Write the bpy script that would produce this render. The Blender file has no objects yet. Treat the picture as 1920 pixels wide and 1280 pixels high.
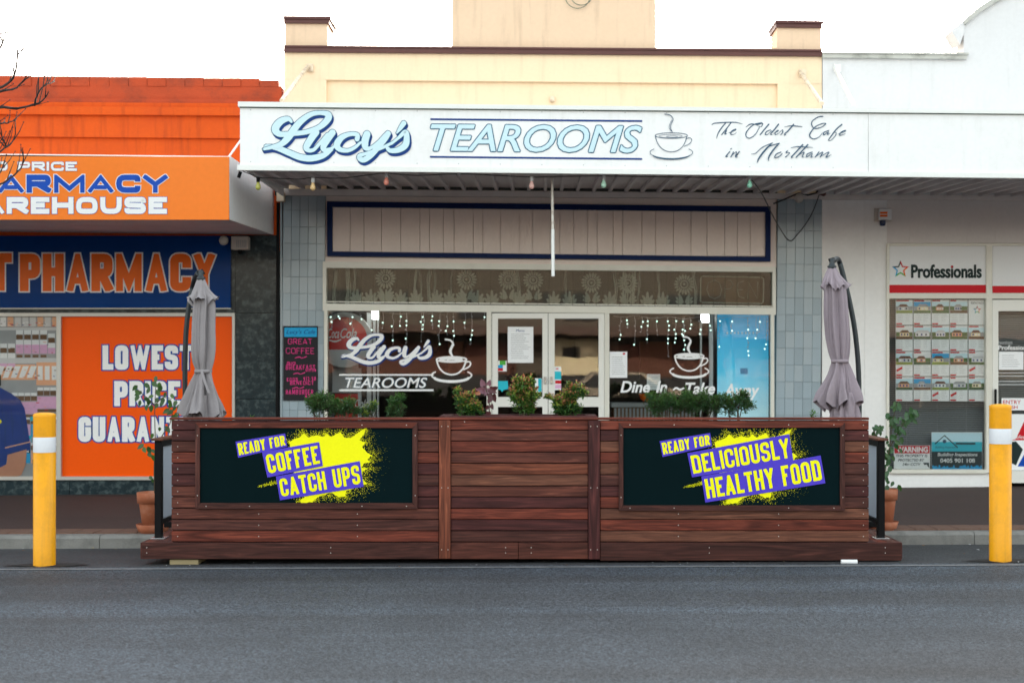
import bpy, bmesh, math, random
from mathutils import Vector, Matrix
R = random.Random(7)
scene = bpy.context.scene
col = scene.collection
rad = math.radians

# ------------------------------------------------------------------ camera
FPX = 2667.0            # focal length in photo pixels (50 mm on a 36 mm sensor, 1920 px wide)
CX, CY = 1010.0, 695.0  # where the optical axis meets the photograph
RHO = 0.0105            # the camera is rolled by this much
CAMD = 11.25            # camera to the front of the parklet
EYE = 1.53
cam_data = bpy.data.cameras.new('camera')
cam = bpy.data.objects.new('camera', cam_data)
col.objects.link(cam)
cam.location = (0, -CAMD, EYE)
cam.rotation_euler = (rad(90), -RHO, 0)
cam_data.sensor_width = 36.0
cam_data.lens = 50.0
cam_data.shift_x = -(CX - 960) / 1920
cam_data.shift_y = (CY - 640) / 1920
cam_data.clip_start = 0.1
cam_data.clip_end = 800
cam_data.dof.use_dof = True
cam_data.dof.focus_distance = 11.35
cam_data.dof.aperture_fstop = 2.0
scene.camera = cam

# ------------------------------------------------------------------ light
SUN_EL, SUN_AZ = rad(17), rad(12)      # low sun behind the shops, a little to the right
world = bpy.data.worlds.new('World')
scene.world = world
world.use_nodes = True
wn = world.node_tree.nodes
wl = world.node_tree.links
for n in list(wn):
    wn.remove(n)
w_out = wn.new('ShaderNodeOutputWorld')
w_bg = wn.new('ShaderNodeBackground')
w_sky = wn.new('ShaderNodeTexSky')
w_hsv = wn.new('ShaderNodeHueSaturation')
w_sky.sky_type = 'NISHITA'
w_sky.sun_disc = False
w_sky.sun_elevation = SUN_EL
w_sky.sun_rotation = SUN_AZ
w_sky.air_density = 1.7
w_sky.dust_density = 3.0
w_hsv.inputs['Saturation'].default_value = 0.36
w_hsv.inputs['Hue'].default_value = 0.482
wl.new(w_sky.outputs[0], w_hsv.inputs['Color'])
wl.new(w_hsv.outputs[0], w_bg.inputs['Color'])
w_bg.inputs['Strength'].default_value = 0.15
wl.new(w_bg.outputs[0], w_out.inputs['Surface'])
sun_data = bpy.data.lights.new('sun', 'SUN')
sun_data.energy = 2.0
sun_data.angle = rad(1.0)
sun_data.color = (1.0, 0.86, 0.68)
sun = bpy.data.objects.new('sun', sun_data)
col.objects.link(sun)
sdir = Vector((math.sin(SUN_AZ) * math.cos(SUN_EL), math.cos(SUN_AZ) * math.cos(SUN_EL), math.sin(SUN_EL)))
sun.rotation_euler = (-sdir).to_track_quat('-Z', 'Y').to_euler()
sun.location = (6, 30, 20)
vs = scene.view_settings
vs.view_transform = 'Standard'
vs.look = 'None'
vs.exposure = 2.3
vs.gamma = 1.0
vs.use_curve_mapping = False
scene.render.engine = 'CYCLES'

# ------------------------------------------------------------------ mapping a photo pixel at a distance to the place
def L(px, py, D):
    """level things (buildings): world point"""
    dx, dy = px - CX, py - CY
    return ((dx + RHO * dy) * D / FPX, D - CAMD, EYE - (dy - RHO * dx) * D / FPX)
def F(px, py, D):
    """things standing on the sloping street: point in the street's tilted frame"""
    return ((px - CX) * D / FPX, D - CAMD, EYE - (py - CY) * D / FPX)
TILT = Matrix.Translation((0, 0, EYE)) @ Matrix.Rotation(-RHO, 4, 'Y') @ Matrix.Translation((0, 0, -EYE))
def LR(x0, y0, x1, y1, D):
    xm, ym = (x0 + x1) / 2, (y0 + y1) / 2
    return L(x0, ym, D)[0], L(x1, ym, D)[0], L(xm, y1, D)[2], L(xm, y0, D)[2]
def FR(x0, y0, x1, y1, D):
    return F(x0, y0, D)[0], F(x1, y0, D)[0], F(x0, y1, D)[2], F(x0, y0, D)[2]

# ------------------------------------------------------------------ materials
def _nt(name):
    m = bpy.data.materials.new(name)
    m.use_nodes = True
    nt = m.node_tree
    b = nt.nodes.get('Principled BSDF')
    return m, nt, nt.nodes, nt.links, b
def mat(name, c, rough=0.6, metal=0.0, var=0.12, vscale=3.0, fine=0.06, bump=0.0, bscale=60.0, spec=0.5, dirt=None, dscale=1.2, damt=0.5, emit=None, estr=0, coat=0, streak=None):
    m, nt, N, K, b = _nt(name)
    tc = N.new('ShaderNodeTexCoord')
    def noise(sc, det=5, rg=0.55):
        n = N.new('ShaderNodeTexNoise')
        n.inputs['Scale'].default_value = sc
        n.inputs['Detail'].default_value = det
        n.inputs['Roughness'].default_value = rg
        K.new(tc.outputs['Object'], n.inputs['Vector'])
        return n
    n1, n2 = noise(vscale), noise(vscale * 22, 3)
    mx = N.new('ShaderNodeMath'); mx.operation = 'MULTIPLY_ADD'
    K.new(n1.outputs['Fac'], mx.inputs[0]); mx.inputs[1].default_value = var * 2; mx.inputs[2].default_value = 1 - var
    my = N.new('ShaderNodeMath'); my.operation = 'MULTIPLY_ADD'
    K.new(n2.outputs['Fac'], my.inputs[0]); my.inputs[1].default_value = fine * 2; my.inputs[2].default_value = -fine
    ad = N.new('ShaderNodeMath'); ad.operation = 'ADD'
    K.new(mx.outputs[0], ad.inputs[0]); K.new(my.outputs[0], ad.inputs[1])
    vm = N.new('ShaderNodeVectorMath'); vm.operation = 'SCALE'
    vm.inputs[0].default_value = c[:3]
    K.new(ad.outputs[0], vm.inputs['Scale'])
    out = vm.outputs[0]
    if dirt:
        dn = noise(dscale, 8, 0.65)
        rp = N.new('ShaderNodeValToRGB')
        rp.color_ramp.elements[0].position = 0.48; rp.color_ramp.elements[0].color = (0, 0, 0, 1)
        rp.color_ramp.elements[1].position = 0.75; rp.color_ramp.elements[1].color = (damt, damt, damt, 1)
        K.new(dn.outputs['Fac'], rp.inputs[0])
        mi = N.new('ShaderNodeMix'); mi.data_type = 'RGBA'
        K.new(rp.outputs[0], mi.inputs[0]); K.new(out, mi.inputs[6]); mi.inputs[7].default_value = (*dirt, 1)
        out = mi.outputs[2]
    if streak:
        mp = N.new('ShaderNodeMapping'); mp.inputs['Scale'].default_value = (7, 7, .55)
        K.new(tc.outputs['Object'], mp.inputs[0])
        sn = N.new('ShaderNodeTexNoise'); sn.inputs['Scale'].default_value = 1.6; sn.inputs['Detail'].default_value = 7; sn.inputs['Roughness'].default_value = .62
        K.new(mp.outputs[0], sn.inputs['Vector'])
        rp = N.new('ShaderNodeValToRGB'); rp.color_ramp.elements[0].position = .52; rp.color_ramp.elements[0].color = (0, 0, 0, 1)
        rp.color_ramp.elements[1].position = .78; rp.color_ramp.elements[1].color = (streak[1],) * 3 + (1,)
        K.new(sn.outputs['Fac'], rp.inputs[0])
        mi = N.new('ShaderNodeMix'); mi.data_type = 'RGBA'
        K.new(rp.outputs[0], mi.inputs[0]); K.new(out, mi.inputs[6]); mi.inputs[7].default_value = (*streak[0], 1)
        out = mi.outputs[2]
    K.new(out, b.inputs['Base Color'])
    b.inputs['Roughness'].default_value = rough
    b.inputs['Metallic'].default_value = metal
    b.inputs['Specular IOR Level'].default_value = spec
    if coat:
        b.inputs['Coat Weight'].default_value = coat
        b.inputs['Coat Roughness'].default_value = 0.15
    if bump:
        bn = noise(bscale, 4)
        bp = N.new('ShaderNodeBump'); bp.inputs['Strength'].default_value = bump; bp.inputs['Distance'].default_value = 0.01
        K.new(bn.outputs['Fac'], bp.inputs['Height']); K.new(bp.outputs[0], b.inputs['Normal'])
    if emit:
        b.inputs['Emission Color'].default_value = (*emit, 1); b.inputs['Emission Strength'].default_value = estr
    return m
def wood(name, along='X', sat=1.0):
    """oiled hardwood: the tone comes from the board's own object colour, the figure from stretched noise"""
    m, nt, N, K, b = _nt(name)
    tc = N.new('ShaderNodeTexCoord'); oi = N.new('ShaderNodeObjectInfo')
    ad = N.new('ShaderNodeVectorMath'); ad.operation = 'MULTIPLY_ADD'
    cb = N.new('ShaderNodeCombineXYZ')
    for k in range(3):
        K.new(oi.outputs['Random'], cb.inputs[k])
    ad.inputs[1].default_value = (37, 53, 71)
    K.new(cb.outputs[0], ad.inputs[0]); K.new(tc.outputs['Object'], ad.inputs[2])
    def grain(sl, sc, det, dist=0.0):
        mp = N.new('ShaderNodeMapping')
        s = {'X': (sl, sc, sc), 'Y': (sc, sl, sc), 'Z': (sc, sc, sl)}[along]
        mp.inputs['Scale'].default_value = s
        K.new(ad.outputs[0], mp.inputs['Vector'])
        n = N.new('ShaderNodeTexNoise'); n.inputs['Scale'].default_value = 1.0
        n.inputs['Detail'].default_value = det; n.inputs['Distortion'].default_value = dist
        K.new(mp.outputs[0], n.inputs['Vector'])
        return n
    big = grain(1.3, 16, 6, 2.4); fib = grain(5, 170, 5); fig = grain(0.9, 22, 3, 3.6)
    r1 = N.new('ShaderNodeValToRGB')
    e = r1.color_ramp.elements
    e[0].position = 0.30; e[0].color = (0.50, 0.46, 0.47, 1)
    e[1].position = 0.70; e[1].color = (1.55, 1.50, 1.42, 1)
    x = r1.color_ramp.elements.new(0.5); x.color = (0.95, 0.92, 0.92, 1)
    K.new(big.outputs['Fac'], r1.inputs[0])
    r2 = N.new('ShaderNodeValToRGB'); e = r2.color_ramp.elements
    e[0].position = 0.60; e[0].color = (1, 1, 1, 1); e[1].position = 0.67; e[1].color = (1.5, 1.6, 1.6, 1)
    K.new(fig.outputs['Fac'], r2.inputs[0])
    r3 = N.new('ShaderNodeValToRGB'); e = r3.color_ramp.elements
    e[0].position = 0.3; e[0].color = (0.72, 0.7, 0.7, 1); e[1].position = 0.7; e[1].color = (1.22, 1.2, 1.2, 1)
    K.new(fib.outputs['Fac'], r3.inputs[0])
    cur = oi.outputs['Color']
    for rr in (r1, r2, r3):
        v = N.new('ShaderNodeVectorMath'); v.operation = 'MULTIPLY'
        K.new(cur, v.inputs[0]); K.new(rr.outputs[0], v.inputs[1]); cur = v.outputs[0]
    K.new(cur, b.inputs['Base Color'])
    b.inputs['Roughness'].default_value = 0.48
    b.inputs['Specular IOR Level'].default_value = 0.22
    bp = N.new('ShaderNodeBump'); bp.inputs['Strength'].default_value = 0.25; bp.inputs['Distance'].default_value = 0.002
    K.new(fib.outputs['Fac'], bp.inputs['Height']); K.new(bp.outputs[0], b.inputs['Normal'])
    return m
def glass(name, tint=(0.97, 0.985, 0.98), refl=0.04, wob=0.12, rough=0.0):
    m, nt, N, K, b = _nt(name)
    N.remove(b)
    out = N.get('Material Output')
    tr = N.new('ShaderNodeBsdfTransparent'); tr.inputs[0].default_value = (*tint, 1)
    gl = N.new('ShaderNodeBsdfGlossy'); gl.inputs['Roughness'].default_value = rough
    fr = N.new('ShaderNodeFresnel'); fr.inputs['IOR'].default_value = 1.52
    a = N.new('ShaderNodeMath'); a.operation = 'MULTIPLY_ADD'; a.inputs[1].default_value = 1.05; a.inputs[2].default_value = refl
    mx = N.new('ShaderNodeMixShader')
    tc = N.new('ShaderNodeTexCoord'); n = N.new('ShaderNodeTexNoise'); n.inputs['Scale'].default_value = 1.3
    bp = N.new('ShaderNodeBump'); bp.inputs['Strength'].default_value = wob; bp.inputs['Distance'].default_value = 0.02
    K.new(tc.outputs['Object'], n.inputs['Vector']); K.new(n.outputs['Fac'], bp.inputs['Height'])
    K.new(bp.outputs[0], gl.inputs['Normal'])
    K.new(fr.outputs[0], a.inputs[0]); K.new(a.outputs[0], mx.inputs[0])
    K.new(tr.outputs[0], mx.inputs[1]); K.new(gl.outputs[0], mx.inputs[2]); K.new(mx.outputs[0], out.inputs['Surface'])
    return m
def sheer(name, c, alpha, sc=(60, 1, 8)):
    """thin lace cloth"""
    m, nt, N, K, b = _nt(name)
    out = N.get('Material Output')
    b.inputs['Base Color'].default_value = (*c, 1); b.inputs['Roughness'].default_value = 0.9
    tr = N.new('ShaderNodeBsdfTransparent'); mx = N.new('ShaderNodeMixShader')
    tc = N.new('ShaderNodeTexCoord'); mp = N.new('ShaderNodeMapping'); mp.inputs['Scale'].default_value = sc
    n = N.new('ShaderNodeTexNoise'); n.inputs['Scale'].default_value = 1.0; n.inputs['Detail'].default_value = 5
    a = N.new('ShaderNodeMath'); a.operation = 'MULTIPLY'; a.inputs[1].default_value = alpha * 2; a.use_clamp = True
    K.new(tc.outputs['Object'], mp.inputs[0]); K.new(mp.outputs[0], n.inputs['Vector']); K.new(n.outputs['Fac'], a.inputs[0])
    K.new(a.outputs[0], mx.inputs[0]); K.new(tr.outputs[0], mx.inputs[1]); K.new(b.outputs[0], mx.inputs[2])
    K.new(mx.outputs[0], out.inputs['Surface'])
    return m
def frosted(name):
    m, nt, N, K, b = _nt(name)
    out = N.get('Material Output')
    b.inputs['Base Color'].default_value = (0.62, 0.67, 0.74, 1); b.inputs['Roughness'].default_value = 0.35
    t = N.new('ShaderNodeBsdfTranslucent'); t.inputs[0].default_value = (0.6, 0.65, 0.7, 1)
    mx = N.new('ShaderNodeMixShader'); mx.inputs[0].default_value = 0.45
    K.new(b.outputs[0], mx.inputs[1]); K.new(t.outputs[0], mx.inputs[2]); K.new(mx.outputs[0], out.inputs['Surface'])
    return m
def leafmat(name, c, spec=0.5, rough=0.4):
    m = mat(name, c, rough=rough, var=0.35, vscale=14, fine=0.15, spec=spec)
    N, K = m.node_tree.nodes, m.node_tree.links
    b = N['Principled BSDF']; out = N.get('Material Output')
    t = N.new('ShaderNodeBsdfTranslucent'); t.inputs[0].default_value = (c[0] * 1.6, c[1] * 1.7, c[2] * 1.0, 1)
    mx = N.new('ShaderNodeMixShader'); mx.inputs[0].default_value = 0.3
    K.new(b.outputs[0], mx.inputs[1]); K.new(t.outputs[0], mx.inputs[2]); K.new(mx.outputs[0], out.inputs['Surface'])
    return m
def road_mat(name, c0, c1, tint, bands=True, speck=110):
    m, nt, N, K, b = _nt(name)
    tc = N.new('ShaderNodeTexCoord')
    v = N.new('ShaderNodeTexVoronoi'); v.inputs['Scale'].default_value = speck
    K.new(tc.outputs['Object'], v.inputs['Vector'])
    r = N.new('ShaderNodeValToRGB'); e = r.color_ramp.elements
    e[0].position = 0.1; e[0].color = (*c0, 1); e[1].position = 0.95; e[1].color = (*c1, 1)
    sp = N.new('ShaderNodeSeparateColor'); K.new(v.outputs['Color'], sp.inputs[0]); K.new(sp.outputs[0], r.inputs[0])
    cur = r.outputs[0]
    def mul(fac_out, lo, hi, p0=0.35, p1=0.65):
        nonlocal cur
        rr = N.new('ShaderNodeValToRGB'); e = rr.color_ramp.elements
        e[0].position = p0; e[0].color = (*lo, 1); e[1].position = p1; e[1].color = (*hi, 1)
        K.new(fac_out, rr.inputs[0])
        vv = N.new('ShaderNodeVectorMath'); vv.operation = 'MULTIPLY'
        K.new(cur, vv.inputs[0]); K.new(rr.outputs[0], vv.inputs[1]); cur = vv.outputs[0]
    if bands:
        mp = N.new('ShaderNodeMapping'); mp.inputs['Scale'].default_value = (0.06, 1.5, 1)
        K.new(tc.outputs['Object'], mp.inputs[0])
        n = N.new('ShaderNodeTexNoise'); n.inputs['Scale'].default_value = 1.0; n.inputs['Detail'].default_value = 6
        K.new(mp.outputs[0], n.inputs['Vector'])
        mul(n.outputs['Fac'], (0.62, 0.57, 0.56), (1.20, 1.28, 1.36))
    n2 = N.new('ShaderNodeTexNoise'); n2.inputs['Scale'].default_value = 1.1; n2.inputs['Detail'].default_value = 7
    K.new(tc.outputs['Object'], n2.inputs['Vector'])
    mul(n2.outputs['Fac'], (0.74,) * 3, (1.16,) * 3, 0.3, 0.7)
    n3 = N.new('ShaderNodeTexNoise'); n3.inputs['Scale'].default_value = 40; n3.inputs['Detail'].default_value = 3
    K.new(tc.outputs['Object'], n3.inputs['Vector'])
    mul(n3.outputs['Fac'], (0.75,) * 3, (1.2,) * 3)
    K.new(cur, b.inputs['Base Color'])
    b.inputs['Roughness'].default_value = 0.72
    b.inputs['Specular IOR Level'].default_value = 0.45
    bp = N.new('ShaderNodeBump'); bp.inputs['Strength'].default_value = 0.7; bp.inputs['Distance'].default_value = 0.004
    K.new(v.outputs['Distance'], bp.inputs['Height']); K.new(bp.outputs[0], b.inputs['Normal'])
    return m

M = {}
def defm():
    M['wood_x'] = wood('oiled_wood_lengthwise', 'X'); M['wood_z'] = wood('oiled_wood_upright', 'Z'); M['wood_y'] = wood('oiled_wood_crosswise', 'Y')
    M['glass'] = glass('window_glass', refl=0.015, wob=0.05)
    M['louvre_glass'] = glass('louvre_glass', refl=0.01, tint=(0.80, 0.82, 0.78), wob=0.04)
    M['cream_wall'] = mat('cream_painted_render', (0.84, 0.655, 0.445), 0.75, streak=((.45,.31,.19),.28), var=0.07, vscale=1.2, dirt=(0.62, 0.46, 0.28), damt=0.25, bump=0.12, bscale=25)
    M['cream_pier'] = mat('warm_cream_render', (0.76, 0.555, 0.385), 0.75, streak=((.40,.27,.17),.5), var=0.07, vscale=1.2, dirt=(0.5, 0.36, 0.22), damt=0.25, bump=0.12, bscale=25)
    M['coping'] = mat('maroon_painted_coping', (0.085, 0.022, 0.018), 0.55, var=0.2, vscale=5)
    M['white_sheet'] = mat('white_awning_sheet', (0.84, 0.85, 0.86), 0.35, streak=((.5,.5,.48),.22), var=0.03, vscale=1.0, dirt=(0.6, 0.6, 0.58), damt=0.22, dscale=2.5)
    M['white_trim'] = mat('white_gutter_trim', (0.80, 0.82, 0.80), 0.4, var=0.04, dirt=(0.5, 0.5, 0.46), damt=0.25, dscale=3)
    M['green_line'] = mat('green_edge_line', (0.02, 0.09, 0.06), 0.5)
    M['soffit'] = mat('grey_painted_soffit', (0.60, 0.56, 0.57), 0.6, var=0.15, vscale=2, dirt=(0.35, 0.3, 0.29), damt=0.4)
    M['beam'] = mat('off_white_beam', (0.74, 0.68, 0.65), 0.6, var=0.08, dirt=(0.3, 0.25, 0.22), damt=0.3)
    M['frame'] = mat('cream_enamel_frame', (0.72, 0.70, 0.62), 0.35, var=0.05, dirt=(0.5, 0.46, 0.38), damt=0.3, dscale=4)
    M['door_white'] = mat('white_enamel_door', (0.78, 0.77, 0.72), 0.35, var=0.04)
    M['navy'] = mat('navy_gloss_paint', (0.003, 0.017, 0.085), 0.4, var=0.15, vscale=4, spec=0.08)
    M['board_cream'] = mat('bounce_tinted_cream_boards', (0.84, 0.72, 0.65), 0.5, var=0.05, vscale=2)  # cream with the pink of bounced light mixed in
    M['tile'] = [mat('pale_blue_tile_%s' % w, c, 0.18, var=0.05, vscale=4) for w, c in (('cool', (0.34, 0.42, 0.47)), ('mid', (0.31, 0.385, 0.43)), ('pale', (0.37, 0.44, 0.48)))]
    M['grout'] = mat('tile_grout', (0.27, 0.31, 0.33), 0.9)
    M['orange_wall'] = mat('orange_painted_render', (0.62, 0.082, 0.006), 0.7, spec=.2, streak=((.26,.03,.008),.6), var=0.14, vscale=1.1, fine=0.08, dirt=(0.5, 0.06, 0.01), damt=0.6, dscale=2, bump=0.2, bscale=18)
    M['orange_dark'] = mat('weathered_orange_render', (0.44, 0.052, 0.008), 0.8, var=0.25, vscale=2.5, fine=0.12, dirt=(0.14, 0.03, 0.015), damt=0.8, dscale=3, bump=0.5, bscale=20)
    M['orange_sign'] = mat('orange_sign_vinyl', (0.85, 0.20, 0.022), 0.22, spec=0.12, var=0.03, vscale=0.8)
    M['orange_poster'] = mat('orange_window_poster', (0.95, 0.10, 0.001), 0.4, spec=0.12, var=0.02)
    M['blue_sign'] = mat('deep_blue_sign_vinyl', (0.001, 0.042, 0.20), 0.16, spec=0.08, var=0.25, vscale=1.4)
    M['marble'] = mat('dark_green_marble', (0.020, 0.034, 0.040), 0.14, spec=0.3, var=0.5, vscale=16, fine=0.35, dirt=(0.13, 0.17, 0.17), damt=0.75, dscale=15)
    M['alu'] = mat('dull_aluminium', (0.50, 0.48, 0.44), 0.4, metal=0.25, var=0.06)
    M['black'] = mat('black_powder_coat', (0.006, 0.006, 0.007), 0.5, var=0.2, spec=0.12)
    M['dark_metal'] = mat('charcoal_metal_tube', (0.022, 0.03, 0.035), 0.4, metal=0.3)
    M['white_wall'] = mat('white_painted_wall', (0.66, 0.66, 0.665), 0.6, streak=((.4,.4,.38),.25), var=0.05, vscale=1, dirt=(0.5, 0.5, 0.48), damt=0.2, dscale=1.5)
    M['shaded_wall'] = mat('white_in_awning_shade', (0.68, 0.64, 0.62), 0.6, var=0.05, vscale=1.5)  # white wall with the pinkish awning shade mixed into its colour
    M['lower_white'] = mat('clean_white_lower_wall', (0.84, 0.83, 0.82), 0.55, var=0.04, vscale=1, dirt=(0.6, 0.58, 0.55), damt=0.2, dscale=1.5)
    M['grimy_coping'] = mat('grimy_white_coping', (0.5, 0.5, 0.46), 0.8, var=0.2, vscale=5, dirt=(0.09, 0.09, 0.07), damt=0.9, dscale=4)
    M['p_white'] = mat('white_print', (0.80, 0.81, 0.82), 0.4, spec=0.12, var=0.01)
    M['p_white_bright'] = mat('bright_white_print', (0.88, 0.88, 0.88), 0.4, spec=0.12, var=0.01)
    M['p_blue'] = mat('royal_blue_print', (0.008, 0.07, 0.42), 0.3, spec=0.12, var=0.02)
    M['p_edge_blue'] = mat('blue_outline_print', (0.005, 0.06, 0.33), 0.4, spec=0.12, var=0.02)
    M['p_orange'] = mat('burnt_orange_print', (0.86, 0.15, 0.015), 0.25, spec=0.12, var=0.2, vscale=3)
    M['p_lblue'] = mat('ice_blue_print', (0.61, 0.81, 0.89), 0.35, spec=0.12, var=0.02)
    M['p_teal'] = mat('teal_line_print', (0.004, 0.10, 0.20), 0.35, spec=0.12, var=0.02)
    M['p_navy'] = mat('navy_print', (0.008, 0.045, 0.22), 0.35, spec=0.12, var=0.02)
    M['p_script'] = mat('slate_blue_script_print', (0.045, 0.10, 0.17), 0.4, spec=0.12, var=0.1)
    M['p_violet'] = mat('violet_print', (0.085, 0.055, 0.55), 0.4, spec=0.12, var=0.02)
    M['p_yellow'] = mat('yellow_print', (0.93, 0.90, 0.008), 0.4, spec=0.12, var=0.01)
    M['p_red'] = mat('red_print', (0.58, 0.01, 0.02), 0.35, spec=0.12, var=0.03)
    M['p_black'] = mat('black_print', (0.015, 0.03, 0.03), 0.4, spec=0.12)
    M['p_pink'] = mat('pink_chalk', (0.85, 0.06, 0.28), 0.9, spec=0.12, var=0.5, vscale=40, fine=0.4)
    M['p_sky'] = mat('sky_blue_print', (0.02, 0.36, 0.68), 0.4, spec=0.12, var=0.08, vscale=9)
    M['p_cyan'] = mat('cyan_print', (0.03, 0.50, 0.62), 0.4, spec=0.12, var=0.03)
    M['p_green'] = mat('green_print', (0.09, 0.42, 0.06), 0.4, spec=0.12)
    M['p_grey'] = mat('grey_print', (0.36, 0.37, 0.38), 0.4, spec=0.12, var=0.2, vscale=5)
    M['p_lgrey'] = mat('pale_grey_print', (0.60, 0.61, 0.62), 0.4, spec=0.12, var=0.1, vscale=5)
    M['p_lilac'] = mat('lilac_print', (0.72, 0.42, 0.62), 0.4, spec=0.12, var=0.15, vscale=30)
    M['p_shirt'] = mat('shirt_blue_print', (0.008, 0.045, 0.25), 0.4, spec=0.12, var=0.25, vscale=5)
    M['p_skin'] = mat('skin_tone_print', (0.55, 0.27, 0.17), 0.4, spec=0.12, var=0.1, vscale=6)
    M['p_peach'] = mat('peach_print', (0.80, 0.42, 0.25), 0.4, spec=0.12, var=0.1)
    M['p_brown'] = mat('brown_print', (0.16, 0.09, 0.05), 0.5, spec=0.12, var=0.3, vscale=30)
    M['slate_panel'] = mat('blackboard_green_panel', (0.0015, 0.0095, 0.0115), 0.6, var=0.2, vscale=2, spec=0.04)
    M['chalkboard'] = mat('black_chalkboard', (0.012, 0.010, 0.014), 0.8, var=0.3, vscale=20)
    M['fabric_l'] = mat('faded_grey_umbrella_cloth', (0.27, 0.25, 0.26), 0.95, var=0.08, vscale=9, bump=0.5, bscale=42, dirt=(0.16,0.145,0.14), damt=.35, dscale=4)
    M['fabric_r'] = mat('faded_mauve_umbrella_cloth', (0.30, 0.25, 0.285), 0.95, var=0.08, vscale=9, bump=0.5, bscale=42, dirt=(0.16,0.145,0.14), damt=.35, dscale=4)
    M['terracotta'] = mat('terracotta', (0.36, 0.105, 0.045), 0.8, var=0.15, vscale=9, dirt=(0.5, 0.33, 0.24), damt=0.35, dscale=9)
    M['soil'] = mat('potting_soil', (0.03, 0.018, 0.012), 0.95, var=0.5, vscale=60, bump=1, bscale=90)
    M['yellow'] = mat('yellow_bollard_paint', (0.84, 0.36, 0.004), 0.38, spec=.3, var=0.05, vscale=3, dirt=(0.30, 0.16, 0.03), damt=0.4, dscale=6, streak=((.35,.19,.03),.4))
    M['band'] = mat('white_reflective_band', (0.74, 0.76, 0.80), 0.3, var=0.04)
    M['kerb'] = mat('concrete_kerb', (0.21, 0.205, 0.19), 0.85, var=0.22, vscale=7, fine=0.18, dirt=(0.06, 0.058, 0.055), damt=0.7, dscale=4, bump=0.6, bscale=60)
    M['paver'] = mat('brown_clay_paver', (0.150, 0.080, 0.055), 0.85, var=0.3, vscale=12, fine=0.15, bump=0.5, bscale=90)
    M['footpath'] = mat('brown_asphalt_footpath', (0.048, 0.026, 0.022), 0.85, var=0.22, vscale=1.2, fine=0.2, dirt=(0.028, 0.02, 0.018), damt=0.6, dscale=0.8, bump=0.5, bscale=120)
    M['road'] = road_mat('grey_blue_asphalt', (0.009, 0.011, 0.014), (0.080, 0.094, 0.110), None)
    M['gutter'] = road_mat('dark_gutter_asphalt', (0.02, 0.022, 0.025), (0.06, 0.064, 0.07), None, bands=False)
    M['road_line'] = mat('worn_white_road_paint', (0.17, 0.175, 0.18), 0.8, var=0.3, vscale=14, fine=0.4, dirt=(0.07, 0.075, 0.08), damt=0.9, dscale=9)
    M['patch'] = mat('dark_patch', (0.016, 0.015, 0.015), 0.9, var=0.3, vscale=12, bump=0.6, bscale=70)
    M['timber'] = mat('pale_treated_timber', (0.30, 0.24, 0.13), 0.8, var=0.2, vscale=14)
    M['paper'] = mat('white_paper', (0.86, 0.87, 0.88), 0.7, var=0.02)
    M['plastic_box'] = mat('aged_white_plastic', (0.55, 0.50, 0.45), 0.5, var=0.08)
    M['cable'] = mat('black_cable', (0.012, 0.012, 0.012), 0.6)
    M['rust'] = mat('rusty_white_steel', (0.68, 0.66, 0.60), 0.55, var=0.1, vscale=9, dirt=(0.22, 0.10, 0.05), damt=0.8, dscale=12)
    M['rust_cream'] = mat('rusty_cream_steel', (0.74, 0.62, 0.46), 0.6, var=0.1, vscale=9, dirt=(0.25, 0.11, 0.05), damt=0.8, dscale=12)
    M['bark'] = mat('dark_bark', (0.045, 0.032, 0.03), 0.9, var=0.3, vscale=12, bump=0.6, bscale=50)
    M['stem'] = mat('woody_green_stem', (0.075, 0.055, 0.03), 0.8)
    M['leaf_d'] = leafmat('dark_green_leaf', (0.032, 0.100, 0.028))
    M['leaf_m'] = leafmat('mid_green_leaf', (0.065, 0.155, 0.030))
    M['leaf_y'] = leafmat('yellow_green_leaf', (0.26, 0.33, 0.055))
    M['leaf_r'] = leafmat('reddish_young_leaf', (0.42, 0.16, 0.09))
    M['leaf_b'] = leafmat('grey_green_leaf', (0.055, 0.130, 0.055))
    M['leaf_p'] = leafmat('purple_leaf', (0.085, 0.020, 0.026))
    M['leaf_pl'] = leafmat('mauve_leaf', (0.22, 0.095, 0.14))
    M['leaf_c'] = leafmat('climber_leaf', (0.040, 0.105, 0.026))
    M['frost'] = frosted('frosted_screen')
    M['lace'] = sheer('lace_net', (0.42, 0.43, 0.41), 0.17, (55, 1, 2))
    M['lace2'] = sheer('lace_motif', (0.82, 0.83, 0.80), 0.55, (220, 1, 220))
    M['blind'] = mat('grey_venetian_slat', (0.30, 0.33, 0.34), 0.45, var=0.05)
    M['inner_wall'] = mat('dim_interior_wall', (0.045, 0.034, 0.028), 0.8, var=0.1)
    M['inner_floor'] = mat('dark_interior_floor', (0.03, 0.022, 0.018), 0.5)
    M['inner_dark'] = mat('dark_interior_and_shade', (0.03, 0.03, 0.03), 0.8)
    M['tan_wall'] = mat('tan_wall', (0.105, 0.082, 0.060), 0.8)
    M['terra_wall'] = mat('red_brick_wall', (0.13, 0.050, 0.032), 0.85, var=0.2, vscale=12)
    M['bright_wall'] = mat('pale_yellow_wall', (0.86, 0.74, 0.48), 0.8)
    M['roof'] = mat('brown_roof', (0.10, 0.06, 0.045), 0.8)
    M['car'] = mat('beige_car_paint', (0.30, 0.25, 0.19), 0.3, metal=0.3)
    M['rubber'] = mat('black_rubber', (0.015, 0.015, 0.015), 0.9)
    M['bulb_led'] = mat('lit_small_bulb', (0.7, 0.9, 0.85), 0.3, emit=(0.62, 1.0, 0.85), estr=0.55)
    M['bulb_off'] = mat('clear_small_bulb', (0.55, 0.55, 0.6), 0.25)
    M['wire'] = mat('clear_white_wire', (0.42, 0.40, 0.42), 0.4)
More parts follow.
